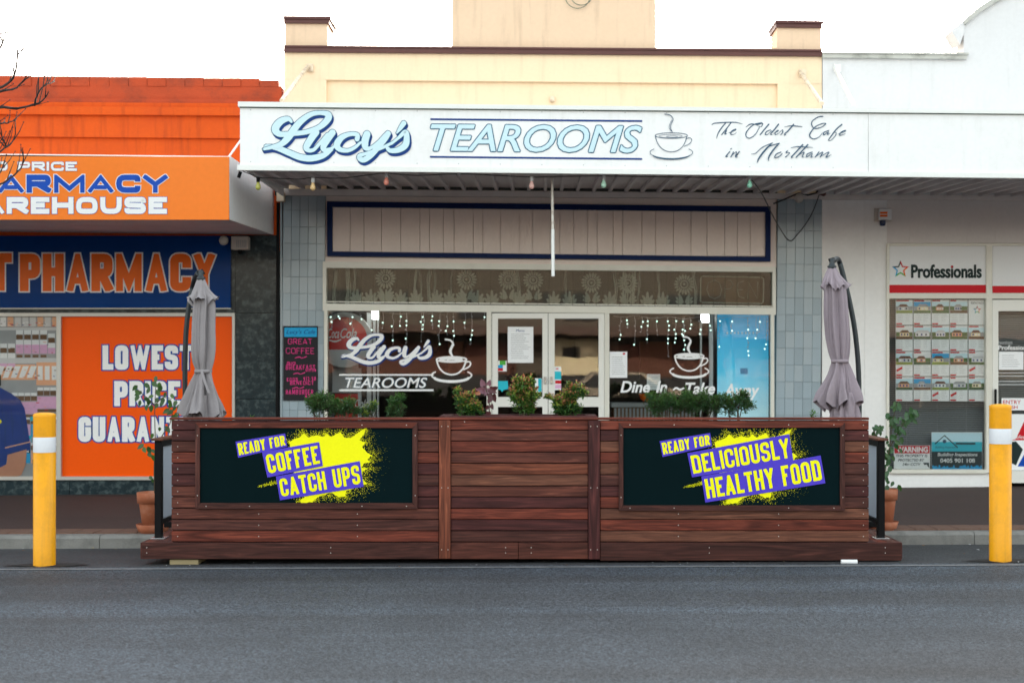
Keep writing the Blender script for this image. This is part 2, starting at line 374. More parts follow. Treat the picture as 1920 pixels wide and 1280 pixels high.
    M['tube_lit'] = mat('lit_fluorescent_tube', (0.9, 0.9, 0.9), 0.4, emit=(0.9, 1.0, 0.97), estr=2.4)
    M['chrome'] = mat('brushed_steel', (0.5, 0.5, 0.5), 0.25, metal=0.9)
    M['steel_screw'] = mat('steel_screw', (0.6, 0.58, 0.55), 0.3, metal=0.6)
    M['neon'] = mat('unlit_neon_tube', (0.50, 0.49, 0.46), 0.3)
    for nm, c in (('yellow', (0.72, 0.50, 0.24)), ('red', (0.72, 0.26, 0.20)), ('clear', (0.6, 0.6, 0.62)), ('pink', (0.70, 0.42, 0.38)), ('green', (0.42, 0.68, 0.54)), ('mint', (0.28, 0.66, 0.50)), ('olive', (0.42, 0.42, 0.10))):
        M['b_' + nm] = mat('%s_bulb_glass' % nm, c, 0.2, var=0.03)
    M['strobe'] = mat('blue_strobe_lens', (0.01, 0.03, 0.10), 0.15)
    M['fridge_blue'] = blue_panel()
    M['coke'] = mat('red_drink_sign', (0.62, 0.02, 0.015), 0.3, var=0.2, vscale=3)
def blue_panel():
    m, nt, N, K, b = _nt('blue_drink_poster')
    tc = N.new('ShaderNodeTexCoord'); sp = N.new('ShaderNodeSeparateXYZ'); K.new(tc.outputs['Generated'], sp.inputs[0])
    n = N.new('ShaderNodeTexNoise'); n.inputs['Scale'].default_value = 4; K.new(tc.outputs['Object'], n.inputs['Vector'])
    a = N.new('ShaderNodeMath'); a.operation = 'MULTIPLY_ADD'; a.inputs[1].default_value = 0.22; K.new(n.outputs['Fac'], a.inputs[0]); K.new(sp.outputs[2], a.inputs[2])
    r = N.new('ShaderNodeValToRGB'); e = r.color_ramp.elements
    e[0].position = 0.1; e[0].color = (0.22, 0.58, 0.74, 1); e[1].position = 1.0; e[1].color = (0.03, 0.36, 0.66, 1)
    x = e.new(0.45); x.color = (0.50, 0.78, 0.86, 1); y = e.new(0.72); y.color = (0.06, 0.52, 0.78, 1)
    K.new(a.outputs[0], r.inputs[0]); K.new(r.outputs[0], b.inputs['Base Color']); b.inputs['Roughness'].default_value = 0.4
    K.new(r.outputs[0], b.inputs['Emission Color']); b.inputs['Emission Strength'].default_value = 0.09   # a back-lit drinks cabinet
    return m
defm()

# ------------------------------------------------------------------ mesh building
class MB:
    def __init__(s):
        s.v, s.f, s.m, s.mats, s.sm = [], [], [], [], []
    def mi(s, m):
        if m not in s.mats: s.mats.append(m)
        return s.mats.index(m)
    def face(s, pts, m, smooth=False):
        n = len(s.v); s.v += [tuple(p) for p in pts]; s.f.append(list(range(n, n + len(pts)))); s.m.append(s.mi(m)); s.sm.append(smooth)
    def add(s, vs, fs, m, smooth=False):
        n = len(s.v); s.v += [tuple(p) for p in vs]; k = s.mi(m)
        for f in fs:
            s.f.append([n + i for i in f]); s.m.append(k); s.sm.append(smooth)
    def box(s, x0, x1, y0, y1, z0, z1, m):
        if x0 > x1: x0, x1 = x1, x0
        if y0 > y1: y0, y1 = y1, y0
        if z0 > z1: z0, z1 = z1, z0
        vs = [(x, y, z) for z in (z0, z1) for y in (y0, y1) for x in (x0, x1)]
        s.add(vs, [(0, 2, 3, 1), (4, 5, 7, 6), (0, 1, 5, 4), (2, 6, 7, 3), (0, 4, 6, 2), (1, 3, 7, 5)], m)
        return s
    def cbox(s, x0, x1, y0, y1, z0, z1, m, c=0.003):
        """box with chamfered edges"""
        bm = bmesh.new()
        bmesh.ops.create_cube(bm, size=1)
        for v in bm.verts:
            v.co = Vector(((x0 + x1) / 2 + v.co.x * (x1 - x0), (y0 + y1) / 2 + v.co.y * (y1 - y0), (z0 + z1) / 2 + v.co.z * (z1 - z0)))
        bmesh.ops.bevel(bm, geom=list(bm.edges), offset=c, segments=1, affect='EDGES', profile=0.5)
        bm.verts.index_update()
        s.add([v.co[:] for v in bm.verts], [[v.index for v in f.verts] for f in bm.faces], m)
        bm.free()
        return s
    def prism(s, pts, y0, y1, m):
        """outline in x,z extruded along y"""
        n = len(pts)
        vs = [(x, y0, z) for x, z in pts] + [(x, y1, z) for x, z in pts]
        fs = [list(range(n))[::-1], list(range(n, 2 * n))] + [(i, (i + 1) % n, n + (i + 1) % n, n + i) for i in range(n)]
        s.add(vs, fs, m)
        return s
    def tube(s, pts, r, m, k=8, caps=True, smooth=True):
        pts = [Vector(p) for p in pts]
        rs = r if isinstance(r, (list, tuple)) else [r] * len(pts)
        vs, fs = [], []
        up = Vector((0, 0, 1)); prev = None
        for i, p in enumerate(pts):
            t = (pts[min(i + 1, len(pts) - 1)] - pts[max(i - 1, 0)])
            if t.length < 1e-9: t = Vector((0, 0, 1))
            t.normalize()
            if prev is None:
                a = t.cross(up)
                if a.length < 0.05: a = t.cross(Vector((0, 1, 0)))
            else:
                a = prev - t * prev.dot(t)
            a.normalize(); prev = a; b = t.cross(a)
            for j in range(k):
                w = 2 * math.pi * j / k
                vs.append(p + (a * math.cos(w) + b * math.sin(w)) * rs[i])
        for i in range(len(pts) - 1):
            for j in range(k):
                fs.append((i * k + j, i * k + (j + 1) % k, (i + 1) * k + (j + 1) % k, (i + 1) * k + j))
        s.add(vs, fs, m, smooth)
        if caps:
            n = len(pts)
            s.add(vs[:k], [list(range(k))[::-1]], m); s.add(vs[(n - 1) * k:], [list(range(k))], m)
        return s
    def lathe(s, cx, cy, prof, m, k=24, smooth=True, fr=None):
        """prof: list of (r, z); fr(angle, i) scales the radius"""
        vs, fs = [], []
        for i, (r, z) in enumerate(prof):
            for j in range(k):
                a = 2 * math.pi * j / k
                rr, dz = (r, 0) if fr is None else fr(a, i, r)
                vs.append((cx + rr * math.cos(a), cy + rr * math.sin(a), z + dz))
        for i in range(len(prof) - 1):
            for j in range(k):
                fs.append((i * k + j, i * k + (j + 1) % k, (i + 1) * k + (j + 1) % k, (i + 1) * k + j))
        s.add(vs, fs, m, smooth)
        return s
    def disc(s, c, r, n, m, k=12, ry=None):
        """disc facing -y"""
        ry = ry or r
        s.face([(c[0] + r * math.cos(2 * math.pi * j / k), c[1], c[2] + ry * math.sin(2 * math.pi * j / k)) for j in range(k)], m)
    def sphere(s, c, r, m, k=8, sx=1, sy=1, sz=1):
        prof = [(max(r * math.sin(math.pi * i / k), 1e-5), -r * math.cos(math.pi * i / k)) for i in range(k + 1)]
        vs, fs = [], []
        for i, (rr, z) in enumerate(prof):
            for j in range(k):
                a = 2 * math.pi * j / k
                vs.append((c[0] + sx * rr * math.cos(a), c[1] + sy * rr * math.sin(a), c[2] + sz * z))
        for i in range(k):
            for j in range(k):
                fs.append((i * k + j, i * k + (j + 1) % k, (i + 1) * k + (j + 1) % k, (i + 1) * k + j))
        s.add(vs, fs, m, True)
        return s
    def mesh(s, name, o=(0, 0, 0)):
        me = bpy.data.meshes.new(name)
        me.from_pydata([(v[0] - o[0], v[1] - o[1], v[2] - o[2]) for v in s.v], [], s.f)
        for m in s.mats: me.materials.append(m)
        me.polygons.foreach_set('material_index', s.m)
        me.polygons.foreach_set('use_smooth', s.sm)
        me.update()
        return me

ORIG = {}
def tag(o, label=None, cat=None, group=None, kind=None):
    if label: o['label'] = label
    if cat: o['category'] = cat
    if group: o['group'] = group
    if kind: o['kind'] = kind
def thing(name, label, cat, origin, tilt=False, group=None):
    o = bpy.data.objects.new(name, None); col.objects.link(o)
    o.empty_display_size = 0.1
    p = Vector(origin)
    if tilt:
        o.location = TILT @ p; o.rotation_euler = (0, -RHO, 0)
    else:
        o.location = p
    ORIG[o.name] = tuple(origin)
    tag(o, label, cat, group)
    return o
def part(name, mb, root, label=None, kind=None, color=None):
    """mb is in the root's frame coordinates"""
    o0 = ORIG.get(root.name, (0, 0, 0))
    ob = bpy.data.objects.new(name, mb.mesh(name, o0)); col.objects.link(ob)
    ob.parent = root
    ORIG[ob.name] = o0
    if label: ob['label'] = label
    if kind: ob['kind'] = kind
    if color: ob.color = (*color, 1)
    return ob
def inst(name, me, root, loc, rot=(0, 0, 0), sc=1.0, color=None):
    o0 = ORIG.get(root.name, (0, 0, 0))
    ob = bpy.data.objects.new(name, me); col.objects.link(ob)
    ob.parent = root
    ob.location = (loc[0] - o0[0], loc[1] - o0[1], loc[2] - o0[2]); ob.rotation_euler = rot
    ob.scale = (sc, sc, sc) if isinstance(sc, (int, float)) else sc
    if color: ob.color = (*color, 1)
    return ob
def single(name, mb, label, cat, origin, tilt=False, group=None, kind=None, color=None):
    ob = bpy.data.objects.new(name, mb.mesh(name, origin)); col.objects.link(ob)
    p = Vector(origin)
    if tilt:
        ob.location = TILT @ p; ob.rotation_euler = (0, -RHO, 0)
    else: ob.location = p
    tag(ob, label, cat, group, kind)
    if color: ob.color = (*color, 1)
    ORIG[ob.name] = tuple(origin)
    return ob
def setting(name, mb, label=None):
    ob = bpy.data.objects.new(name, mb.mesh(name)); col.objects.link(ob)
    ob['kind'] = 'structure'
    if label: ob['label'] = label
    return ob

# ------------------------------------------------------------------ lettering
r_ = 1
G = {
 'A': (1.05, [[(0, 0), (.5, 1), (1, 0)], [(.2, .22), (.8, .22)]]),
 'B': (1.0, [[(0, 0), (0, 1), (1, 1, 1), (1, .53, 1), (0, .53)], [(0, 0), (1, 0, 1), (1, .53, 1), (.4, .53)]]),
 'C': (1.0, [[(1, .66), (1, 1, 1), (0, 1, 1), (0, 0, 1), (1, 0, 1), (1, .34)]]),
 'D': (1.0, [[(.5, 0), (0, 0), (0, 1), (1, 1, 1), (1, 0, 1), (.5, 0)]]),
 'E': (.86, [[(1, 1), (0, 1), (0, 0), (1, 0)], [(0, .52), (.85, .52)]]),
 'F': (.84, [[(1, 1), (0, 1), (0, 0)], [(0, .52), (.85, .52)]]),
 'G': (1.0, [[(1, .68), (1, 1, 1), (0, 1, 1), (0, 0, 1), (1, 0, 1), (1, .47), (.55, .47)]]),
 'H': (1.0, [[(0, 0), (0, 1)], [(1, 0), (1, 1)], [(0, .52), (1, .52)]]),
 'I': (0, [[(.5, 0), (.5, 1)]]),
 'J': (.8, [[(1, 1), (1, 0, 1), (0, 0, 1), (0, .3)]]),
 'K': (1.0, [[(0, 0), (0, 1)], [(0, .4), (1, 1)], [(.3, .58), (1, 0)]]),
 'L': (.82, [[(0, 1), (0, 0), (1, 0)]]),
 'M': (1.3, [[(0, 0), (0, 1), (.5, .12), (1, 1), (1, 0)]]),
 'N': (1.05, [[(0, 0), (0, 1), (1, 0), (1, 1)]]),
 'O': (1.0, [[(.5, 0), (0, 0, 1), (0, 1, 1), (1, 1, 1), (1, 0, 1), (.5, 0)]]),
 'P': (.96, [[(0, 0), (0, 1), (1, 1, 1), (1, .44, 1), (0, .44)]]),
 'R': (1.0, [[(0, 0), (0, 1), (1, 1, 1), (1, .48, 1), (0, .48)], [(.45, .48), (1, 0)]]),
 'S': (1.0, [[(1, .72), (1, 1, 1), (0, 1, 1), (0, .53, 1), (1, .49, 1), (1, 0, 1), (0, 0, 1), (0, .28)]]),
 'T': (.92, [[(0, 1), (1, 1)], [(.5, 1), (.5, 0)]]),
 'U': (1.0, [[(0, 1), (0, 0, 1), (1, 0, 1), (1, 1)]]),
 'V': (1.0, [[(0, 1), (.5, 0), (1, 1)]]),
 'W': (1.5, [[(0, 1), (.26, 0), (.5, .9), (.74, 0), (1, 1)]]),
 'Y': (1.0, [[(0, 1), (.5, .45), (1, 1)], [(.5, .5), (.5, 0)]]),
 'X': (1.0, [[(0, 0), (1, 1)], [(0, 1), (1, 0)]]),
 '0': (1.0, [[(.5, 0), (0, 0, 1), (0, 1, 1), (1, 1, 1), (1, 0, 1), (.5, 0)]]),
 '1': (.5, [[(0, .8), (.8, 1), (.8, 0)]]),
 '3': (.9, [[(0, 1), (1, 1, 1), (1, .52, 1), (.3, .52)], [(.8, .52), (1, .52, 1), (1, 0, 1), (0, 0)]]),
 '5': (.9, [[(1, 1), (0, 1), (0, .55), (1, .55, 1), (1, 0, 1), (0, 0)]]),
 '7': (.9, [[(0, 1), (1, 1), (.4, 0)]]),
 '$': (.9, [[(1, .8), (0, .85, 1), (0, .5, 1), (1, .5, 1), (1, .15, 1), (0, .15)], [(.5, 1.1), (.5, -.1)]]),
 '-': (.5, [[(0, .45), (1, .45)]]),
 '.': (.1, [[(.5, 0), (.5, .06)]]),
}
def _round(pts, rr, closed):
    out = []
    n = len(pts)
    for i, p in enumerate(pts):
        if p[2] and (0 < i < n - 1):
            a, b = Vector(pts[i - 1][:2]), Vector(pts[i + 1][:2]); c = Vector(p[:2])
            da, db = (a - c), (b - c)
            q = min(rr, da.length * 0.5, db.length * 0.5)
            s0, s1 = c + da.normalized() * q, c + db.normalized() * q
            for t in (0, .25, .5, .75, 1):
                out.append(s0 * (1 - t) ** 2 + c * 2 * t * (1 - t) + s1 * t * t)
        else:
            out.append(Vector(p[:2]))
    return out
def _clip(poly, axis, val, keep_above):
    out = []
    for i in range(len(poly)):
        a, b = poly[i], poly[(i + 1) % len(poly)]
        ia = (a[axis] >= val) == keep_above or a[axis] == val
        ib = (b[axis] >= val) == keep_above or b[axis] == val
        if ia: out.append(a)
        if ia != ib:
            t = (val - a[axis]) / (b[axis] - a[axis])
            out.append(a + (b - a) * t)
    return out
def stroke_polys(pts, pen, ext, lo=None, hi=None, ext1=None):
    pts = [p for i, p in enumerate(pts) if i == 0 or (p - pts[i - 1]).length > 1e-6]
    if len(pts) < 2: return []
    closed = (pts[0] - pts[-1]).length < 1e-6 and len(pts) > 3
    P = list(pts)
    if not closed:
        P[0] = P[0] + (P[0] - P[1]).normalized() * ext
        P[-1] = P[-1] + (P[-1] - P[-2]).normalized() * (ext if ext1 is None else ext1)
    h = pen / 2
    left, right = [], []
    n = len(P)
    for i in range(n):
        if closed:
            a = P[i - 1] if i > 0 else P[n - 2]; b = P[i + 1] if i < n - 1 else P[1]
        else:
            a = P[i - 1] if i > 0 else None; b = P[i + 1] if i < n - 1 else None
        c = P[i]
        d0 = (c - a).normalized() if a is not None else (b - c).normalized()
        d1 = (b - c).normalized() if b is not None else d0
        n0, n1 = Vector((-d0.y, d0.x)), Vector((-d1.y, d1.x))
        mm = n0 + n1
        if mm.length < 0.2: mm = n0
        mm.normalize()
        k = min(h / max(mm.dot(n0), 0.12), h * 8)
        left.append(c + mm * k); right.append(c - mm * k)
    polys = []
    for i in range(n - 1):
        q = [left[i], left[i + 1], right[i + 1], right[i]]
        if lo is not None:
            q = _clip(q, 1, lo, True)
            if q: q = _clip(q, 1, hi, False)
        if len(q) >= 3: polys.append(q)
    return polys
def layout(text, W, H, pen, gap, space=0.55):
    fixed = 0; units = 0
    for i, ch in enumerate(text):
        if ch == ' ': units += space
        elif G[ch][0] == 0: fixed += pen
        else: units += G[ch][0]
        if i < len(text) - 1: fixed += gap
    U = (W - fixed) / units
    x = 0; res = []
    for ch in text:
        w = space * U if ch == ' ' else (pen if G[ch][0] == 0 else G[ch][0] * U)
        res.append((ch, x, w)); x += w + gap
    return res
def letter(mb, text, W, H, pen, gap, mapf, m, outline=0.0, lift=0.0, rr=0.35, jit=0.0):
    """block lettering in a W x H box; mapf(u, v, lift) -> point"""
    k = 0
    for ch, x, w in layout(text, W, H, pen, gap):
        if ch == ' ': continue
        for st in G[ch][1]:
            hw = pen / 2
            jj = lambda: R.uniform(-jit, jit)
            pts = [(x + hw + p[0] * (w - pen) + jj(), hw + p[1] * (H - pen) + jj(), p[2] if len(p) > 2 else 0) for p in st]
            pp = _round(pts, max(rr * (w - pen), pen * 0.5), False)
            ee = [(hw + outline) if (p[0] in (0, 1) and p[1] in (0, 1)) or p[1] in (0, 1) or (.2 < p[0] < .8 and ch in 'IT') else outline for p in (st[0], st[-1])]
            pf = {'A': .74, 'M': .80, 'N': .84, 'W': .70, 'V': .8, 'Y': .85}.get(ch, 1) if pen > .2 * H else 1
            for si, q in enumerate(stroke_polys(pp, pen * pf + 2 * outline, ee[0], -outline - abs(jit) * 2, H + outline + abs(jit) * 2, ee[1])):
                mb.face([mapf(v.x, v.y, lift + 0.0004 * (k % 3) + 0.00002 * si) for v in q], m)
            k += 1
def box_map(x0, y0, x1, y1, W, H, D, conv, shear=0.0):
    def f(u, v, lift):
        px = x0 + (x1 - x0) * u / W + shear * v / H
        py = y1 + (y0 - y1) * v / H
        return conv(px, py, D - lift)
    return f
def quad_map(c, W, H, D, conv):
    """c = top-left, top-right, bottom-right, bottom-left photo corners"""
    def f(u, v, lift):
        a, b = u / W, v / H
        px = (c[0][0] * (1 - a) + c[1][0] * a) * b + (c[3][0] * (1 - a) + c[2][0] * a) * (1 - b)
        py = (c[0][1] * (1 - a) + c[1][1] * a) * b + (c[3][1] * (1 - a) + c[2][1] * a) * (1 - b)
        return conv(px, py, D - lift)
    return f
def block(mb, text, x0, y0, x1, y1, pen, gap, D, conv, m, outline=0, om=None, shear=0, lift=0.004, rr=0.35, jit=0):
    W, H = x1 - x0, y1 - y0
    mp = box_map(x0, y0, x1, y1, W, H, D, conv, shear)
    if om: letter(mb, text, W, H, pen, gap, mp, om, outline, lift, rr, jit)
    letter(mb, text, W, H, pen, gap, mp, m, 0, lift + (0.0025 if om else 0), rr, jit)
def catmull(pts, n=7):
    out = []
    P = [pts[0]] + list(pts) + [pts[-1]]
    for i in range(1, len(P) - 2):
        p0, p1, p2, p3 = P[i - 1], P[i], P[i + 1], P[i + 2]
        for k in range(n):
            t = k / n
            out.append(tuple(0.5 * ((2 * p1[c]) + (-p0[c] + p2[c]) * t + (2 * p0[c] - 5 * p1[c] + 4 * p2[c] - p3[c]) * t * t + (-p0[c] + 3 * p1[c] - 3 * p2[c] + p3[c]) * t ** 3) for c in range(3)))
    out.append(tuple(P[-2]))
    return out
def brush(mb, pts, o, s, D, conv, m, lift=0.004, grow=0.0, dx=0, dy=0, n=7, wscale=1.0):
    """pts: (x, y, width) in a zoomed view with origin o and scale s; soft ribbon"""
    P = [(x, y, w) for x, y, w in (p if len(p) == 3 else (*p, 4) for p in pts)]
    C = catmull(P, n) if len(P) > 2 else P
    Lf, Rt = [], []
    for i, c in enumerate(C):
        a, b = C[max(i - 1, 0)], C[min(i + 1, len(C) - 1)]
        t = Vector((b[0] - a[0], b[1] - a[1]))
        if t.length < 1e-6: t = Vector((1, 0))
        t.normalize(); nn = Vector((-t.y, t.x)) * (c[2] * wscale / 2 + grow)
        e = Vector((0, 0))
        if i == 0: e = -t * grow
        if i == len(C) - 1: e = t * grow
        Lf.append((c[0] + nn.x + e.x, c[1] + nn.y + e.y)); Rt.append((c[0] - nn.x + e.x, c[1] - nn.y + e.y))
    for i in range(len(C) - 1):
        q = [Lf[i], Lf[i + 1], Rt[i + 1], Rt[i]]
        lf = lift + 0.00003 * i
        mb.face([conv(o[0] + (x + dx) / s, o[1] + (y + dy) / s, D - lf) for x, y in q], m)
    # round-ish ends
    for c in (C[0], C[-1]):
        rr = c[2] * wscale / 2 + grow
        if rr > 1.5:
            mb.face([conv(o[0] + (c[0] + dx + rr * math.cos(a)) / s, o[1] + (c[1] + dy + rr * math.sin(a)) / s, D - lift + 0.0001) for a in [math.pi * 2 * j / 10 for j in range(10)]], m)
def btext(mb, text, x0, y0, x1, y1, D, conv, m, bold=0.0, shear=0.0, lift=0.004, spacing=1.0):
    """typeset text fitted into a photo box"""
    cu = bpy.data.curves.new('t', 'FONT'); cu.body = text; cu.offset = bold; cu.shear = shear; cu.space_character = spacing
    cu.resolution_u = 4
    ob = bpy.data.objects.new('t', cu); col.objects.link(ob)
    dg = bpy.context.evaluated_depsgraph_get()
    me = bpy.data.meshes.new_from_object(ob.evaluated_get(dg))
    xs = [v.co.x for v in me.vertices]; ys = [v.co.y for v in me.vertices]
    ax, bx, ay, by = min(xs), max(xs), min(ys), max(ys)
    vs = [conv(x0 + (x1 - x0) * (v.co.x - ax) / (bx - ax), y1 + (y0 - y1) * (v.co.y - ay) / (by - ay), D - lift) for v in me.vertices]
    mb.add(vs, [list(p.vertices) for p in me.polygons], m)
    bpy.data.objects.remove(ob); bpy.data.curves.remove(cu); bpy.data.meshes.remove(me)
def otext(mb, text, x0, y0, x1, y1, D, conv, fill, edge, w, **k):
    lf = k.pop('lift', .003); fw = k.pop('fw', 0)
    for j in range(8 if fw else 0):
        an = 2 * math.pi * j / 8
        btext(mb, text, x0 + fw * math.cos(an), y0 + fw * math.sin(an), x1 + fw * math.cos(an), y1 + fw * math.sin(an), D, conv, fill, lift=lf + .0035 + .0002 * j, **k)
    if fw: k['lift2'] = 1
    k.pop('lift2', None)
    for j in range(12):
        an = 2 * math.pi * j / 12
        dx, dy = w * math.cos(an), w * math.sin(an)
        btext(mb, text, x0 + dx, y0 + dy, x1 + dx, y1 + dy, D, conv, edge, lift=lf + .0002 * j, **k)
    btext(mb, text, x0, y0, x1, y1, D, conv, fill, lift=lf + .0055, **k)
def pquad(mb, x0, y0, x1, y1, D, conv, m, lift=0.0):
    mb.face([conv(x0, y1, D - lift), conv(x1, y1, D - lift), conv(x1, y0, D - lift), conv(x0, y0, D - lift)], m)
def ppoly(mb, pts, D, conv, m, lift=0.0):
    mb.face([conv(x, y, D - lift) for x, y in pts], m)
def pring(mb, cx, cy, rx, ry, w, D, conv, m, lift=0.0, k=28, a0=0.0, a1=2 * math.pi):
    for j in range(k):
        p, q = a0 + (a1 - a0) * j / k, a0 + (a1 - a0) * (j + 1) / k
        mb.face([conv(cx + (rx + w) * math.cos(p), cy + (ry + w) * math.sin(p), D - lift), conv(cx + (rx + w) * math.cos(q), cy + (ry + w) * math.sin(q), D - lift),
                 conv(cx + rx * math.cos(q), cy + ry * math.sin(q), D - lift), conv(cx + rx * math.cos(p), cy + ry * math.sin(p), D - lift)], m)
def pdisc(mb, cx, cy, rx, ry, D, conv, m, lift=0.0, k=24):
    mb.face([conv(cx + rx * math.cos(2 * math.pi * j / k), cy + ry * math.sin(2 * math.pi * j / k), D - lift) for j in range(k)], m)
DF, DC = 16.5, 14.0
YF = DF - CAMD
def slab(mb, pts, D0, D1, conv, m):
    """photo outline at distance D0 extruded back to D1 (same x, z)"""
    q = [conv(x, y, D0) for x, y in pts]
    mb.prism([(p[0], p[2]) for p in q], q[0][1], D1 - CAMD, m)
    return mb
def S(pts, D0, D1, m, conv=L): return slab(MB(), pts, D0, D1, conv, m)
def rc(x0, y0, x1, y1): return [(x0, y1), (x1, y1), (x1, y0), (x0, y0)]

# ------------------------------------------------------------------ ground
def zroad(x, y):
    z = 0.0155 + 0.015 * x
    if y > 0: z -= 0.09 * (y / 1.75)
    return z
def zkerb(x): return 0.04 + 0.0145 * x
def zpath(x, y):
    t = (y - 1.75) / (YF - 1.75)
    return zkerb(x) * (1 - t) + (0.147 + 0.019 * x) * t
def sheet(xs, ys, zf, m):
    mb = MB(); n = len(ys)
    vs = [(x, y, zf(x, y)) for x in xs for y in ys]
    fs = [(i * n + j, (i + 1) * n + j, (i + 1) * n + j + 1, i * n + j + 1) for i in range(len(xs) - 1) for j in range(n - 1)]
    mb.add(vs, fs, m)
    return mb
XS = [-60, -20, -10, -5, 0, 5, 10, 20, 60]
setting('road', sheet(XS, [-29.5, -20, -11, -5, -2, -0.15], zroad, M['road']), 'worn grey blue asphalt road in front of the parklet')
setting('parking_lane', sheet(XS, [-0.15, 0.4, 1.0, 1.80], lambda x, y: zroad(x, max(y, 0)), M['gutter']), 'darker asphalt strip beside the kerb')
ln = MB()
xx = -8.0
while xx < 8:
    w = 0.25
    j0, j1 = R.uniform(-.004, .004), R.uniform(-.004, .004)
    ys = (-0.315 + j0, -0.245 + j1)
    vs = [(xx, ys[0], zroad(xx, 0) + .004), (xx + w, ys[0], zroad(xx + w, 0) + .004), (xx + w, ys[1], zroad(xx + w, 0) + .004), (xx, ys[1], zroad(xx, 0) + .004)]
    ln.face(vs, M['road_line']); xx += w
setting('edge_line', ln, 'thin worn white line painted along the road edge')
kb = MB()
xx = -12.0
KL = 1.0
kerb_root = thing('kerb', None, None, (0, 1.8, 0)); kerb_root['kind'] = 'structure'; kerb_root['label'] = 'grey concrete kerb behind the parklet'
while xx < 12:
    a, b = xx + .003, xx + KL - .003
    k = MB()
    y0, y1 = 1.75, 1.90
    prof = lambda x: [(y0, zkerb(x) - .16), (y0 + .004, zkerb(x) - .025), (y0 + .028, zkerb(x)), (y1, zkerb(x) + .002), (y1, zkerb(x) - .16)]
    pa, pb = prof(a), prof(b)
    n = 5
    k.add([(a, y, z) for y, z in pa] + [(b, y, z) for y, z in pb], [tuple(range(n))[::-1], tuple(range(n, 2 * n))] + [(i, (i + 1) % n, n + (i + 1) % n, n + i) for i in range(n)], M['kerb'])
    part('kerb_stone', k, kerb_root)
    xx += KL
fp_root = thing('footpath', None, None, (0, 2, 0)); fp_root['kind'] = 'structure'; fp_root['label'] = 'brown asphalt footpath with an edging of clay pavers'
part('asphalt', sheet(XS, [1.89, 3, 4, YF + .05], lambda x, y: zpath(x, y) - .004, M['footpath']), fp_root)
pv = MB(); pv.cbox(-.097, .097, -.168, .168, -.03, 0.004, M['paver'], .004); pvm = pv.mesh('paver')
xx = -6.4
while xx < 6.4:
    inst('paver', pvm, fp_root, (xx, 2.075, zpath(xx, 2.0) + R.uniform(0, .003)), (R.uniform(-.006, .006), -0.0145, R.uniform(-.01, .01)))
    xx += .2
# far side of the street, seen only in the shop windows
setting('far_footpath', sheet([-40, 40], [-46, -29.4], lambda x, y: zroad(x, 0) + .1, M['footpath']))

# ------------------------------------------------------------------ pharmacy (left)
ph = thing('pharmacy_building', 'orange pharmacy building with dark green marble pillar at the left', 'building', L(250, 915, DF))
def band(y0l, y0r, y1l, y1r, proud, m, x0=-1500, x1=528, name='cornice_band'):
    def yy(yl, yr, x): return yl + (yr - yl) * (x / 528.0)
    pts = [(x0, yy(y1l, y1r, x0)), (x1, yy(y1l, y1r, x1)), (x1, yy(y0l, y0r, x1)), (x0, yy(y0l, y0r, x0))]
    return part(name, S(pts, DF - proud, DF + .28, m), ph)
band(161, 162.5, 184, 187, 0.0, M['orange_dark'])
band(184, 187, 191, 194.5, 0.035, M['orange_dark'])
band(191, 194.5, 199, 202, 0.06, M['orange_wall'])
band(199, 202, 214, 217, 0.10, M['orange_wall'])
band(214, 217, 256, 260, 0.045, M['orange_wall'])
band(256, 260, 470, 470, 0.0, M['orange_wall'], name='wall')
xx = -300.0
while xx < 520:
    w = 36 + R.uniform(-1.5, 1.5)
    x1 = min(xx + w, 527.5)
    t = xx / 528
    top = 142.5 + 5 * t + R.uniform(-.5, .6)
    if 470 < xx < 500: top += 3.0
    mb = S([(xx + .4, 161 + 1.5 * t), (x1 - .4, 161 + 1.5 * t), (x1 - .4, top), (xx + .4, top)], DF - R.uniform(0.0, .012), DF + .2, M['orange_dark'])
    part('brick', mb, ph)
    xx += w
part('roof', MB().box(-16, -3.02, YF + .29, YF + 9, 4.2, 4.45, M['roof']), ph)
part('back_wall', MB().box(-16, -3.02, YF + 8.8, YF + 9, 0, 4.2, M['tan_wall']), ph)
part('side_wall', MB().box(-16.2, -16, YF, YF + 9, 0, 4.6, M['tan_wall']), ph)
# marble cladding slabs
def marble(pts): part('marble_slab', S(pts, DF - .02, DF + .05, M['marble']), ph)
core = MB(); slab(core, rc(-1500, 441, -160, 930), DF + .06, DF + .2, L, M['inner_dark']); slab(core, rc(-160, 441, 523, 940), DF + .062, DF + .2, L, M['inner_dark'])
part('core_wall', core, ph)
for (a, b) in ((441, 586), (587, 747), (748, 936)):
    marble(rc(441.5, a, 521, b))
marble(rc(-120, 577.8, 441, 586)); marble(rc(-600, 577.8, -121, 586))
for (a, b) in ((-600, -121), (-120, 130), (131, 440.7)): marble(rc(a, 900, b, 938))
marble(rc(433, 441, 441, 577.3))
wf = thing('pharmacy_shop_window', 'aluminium framed pharmacy shop window, its right half a plain orange poster', 'window', L(200, 898, DF))
fm = MB()
for q in (rc(-300, 586.5, 440, 593), rc(-300, 893, 440, 899.5), rc(435, 593, 440, 893), rc(105.5, 593, 114, 893), rc(-300, 593, -292, 893)):
    slab(fm, q, DF - .05, DF + .06, L, M['alu'])
part('window_frame', fm, wf)
op = MB(); pquad(op, 114, 593, 435, 893, DF - .004, L, M['orange_poster'])
for tx, x0, x1, y0, y1 in (('LOWEST', 192, 360, 647, 693), ('PRICE', 214, 338, 714, 761), ('GUARANTEED', 147, 407, 781, 828)):
    block(op, tx, x0, y0, x1, y1, 10.9, 3.0, DF - .004, L, M['p_white_bright'], outline=2.3, om=M['p_edge_blue'], rr=.3, lift=.003)
part('poster', op, wf, 'orange poster lettered lowest price guaranteed')
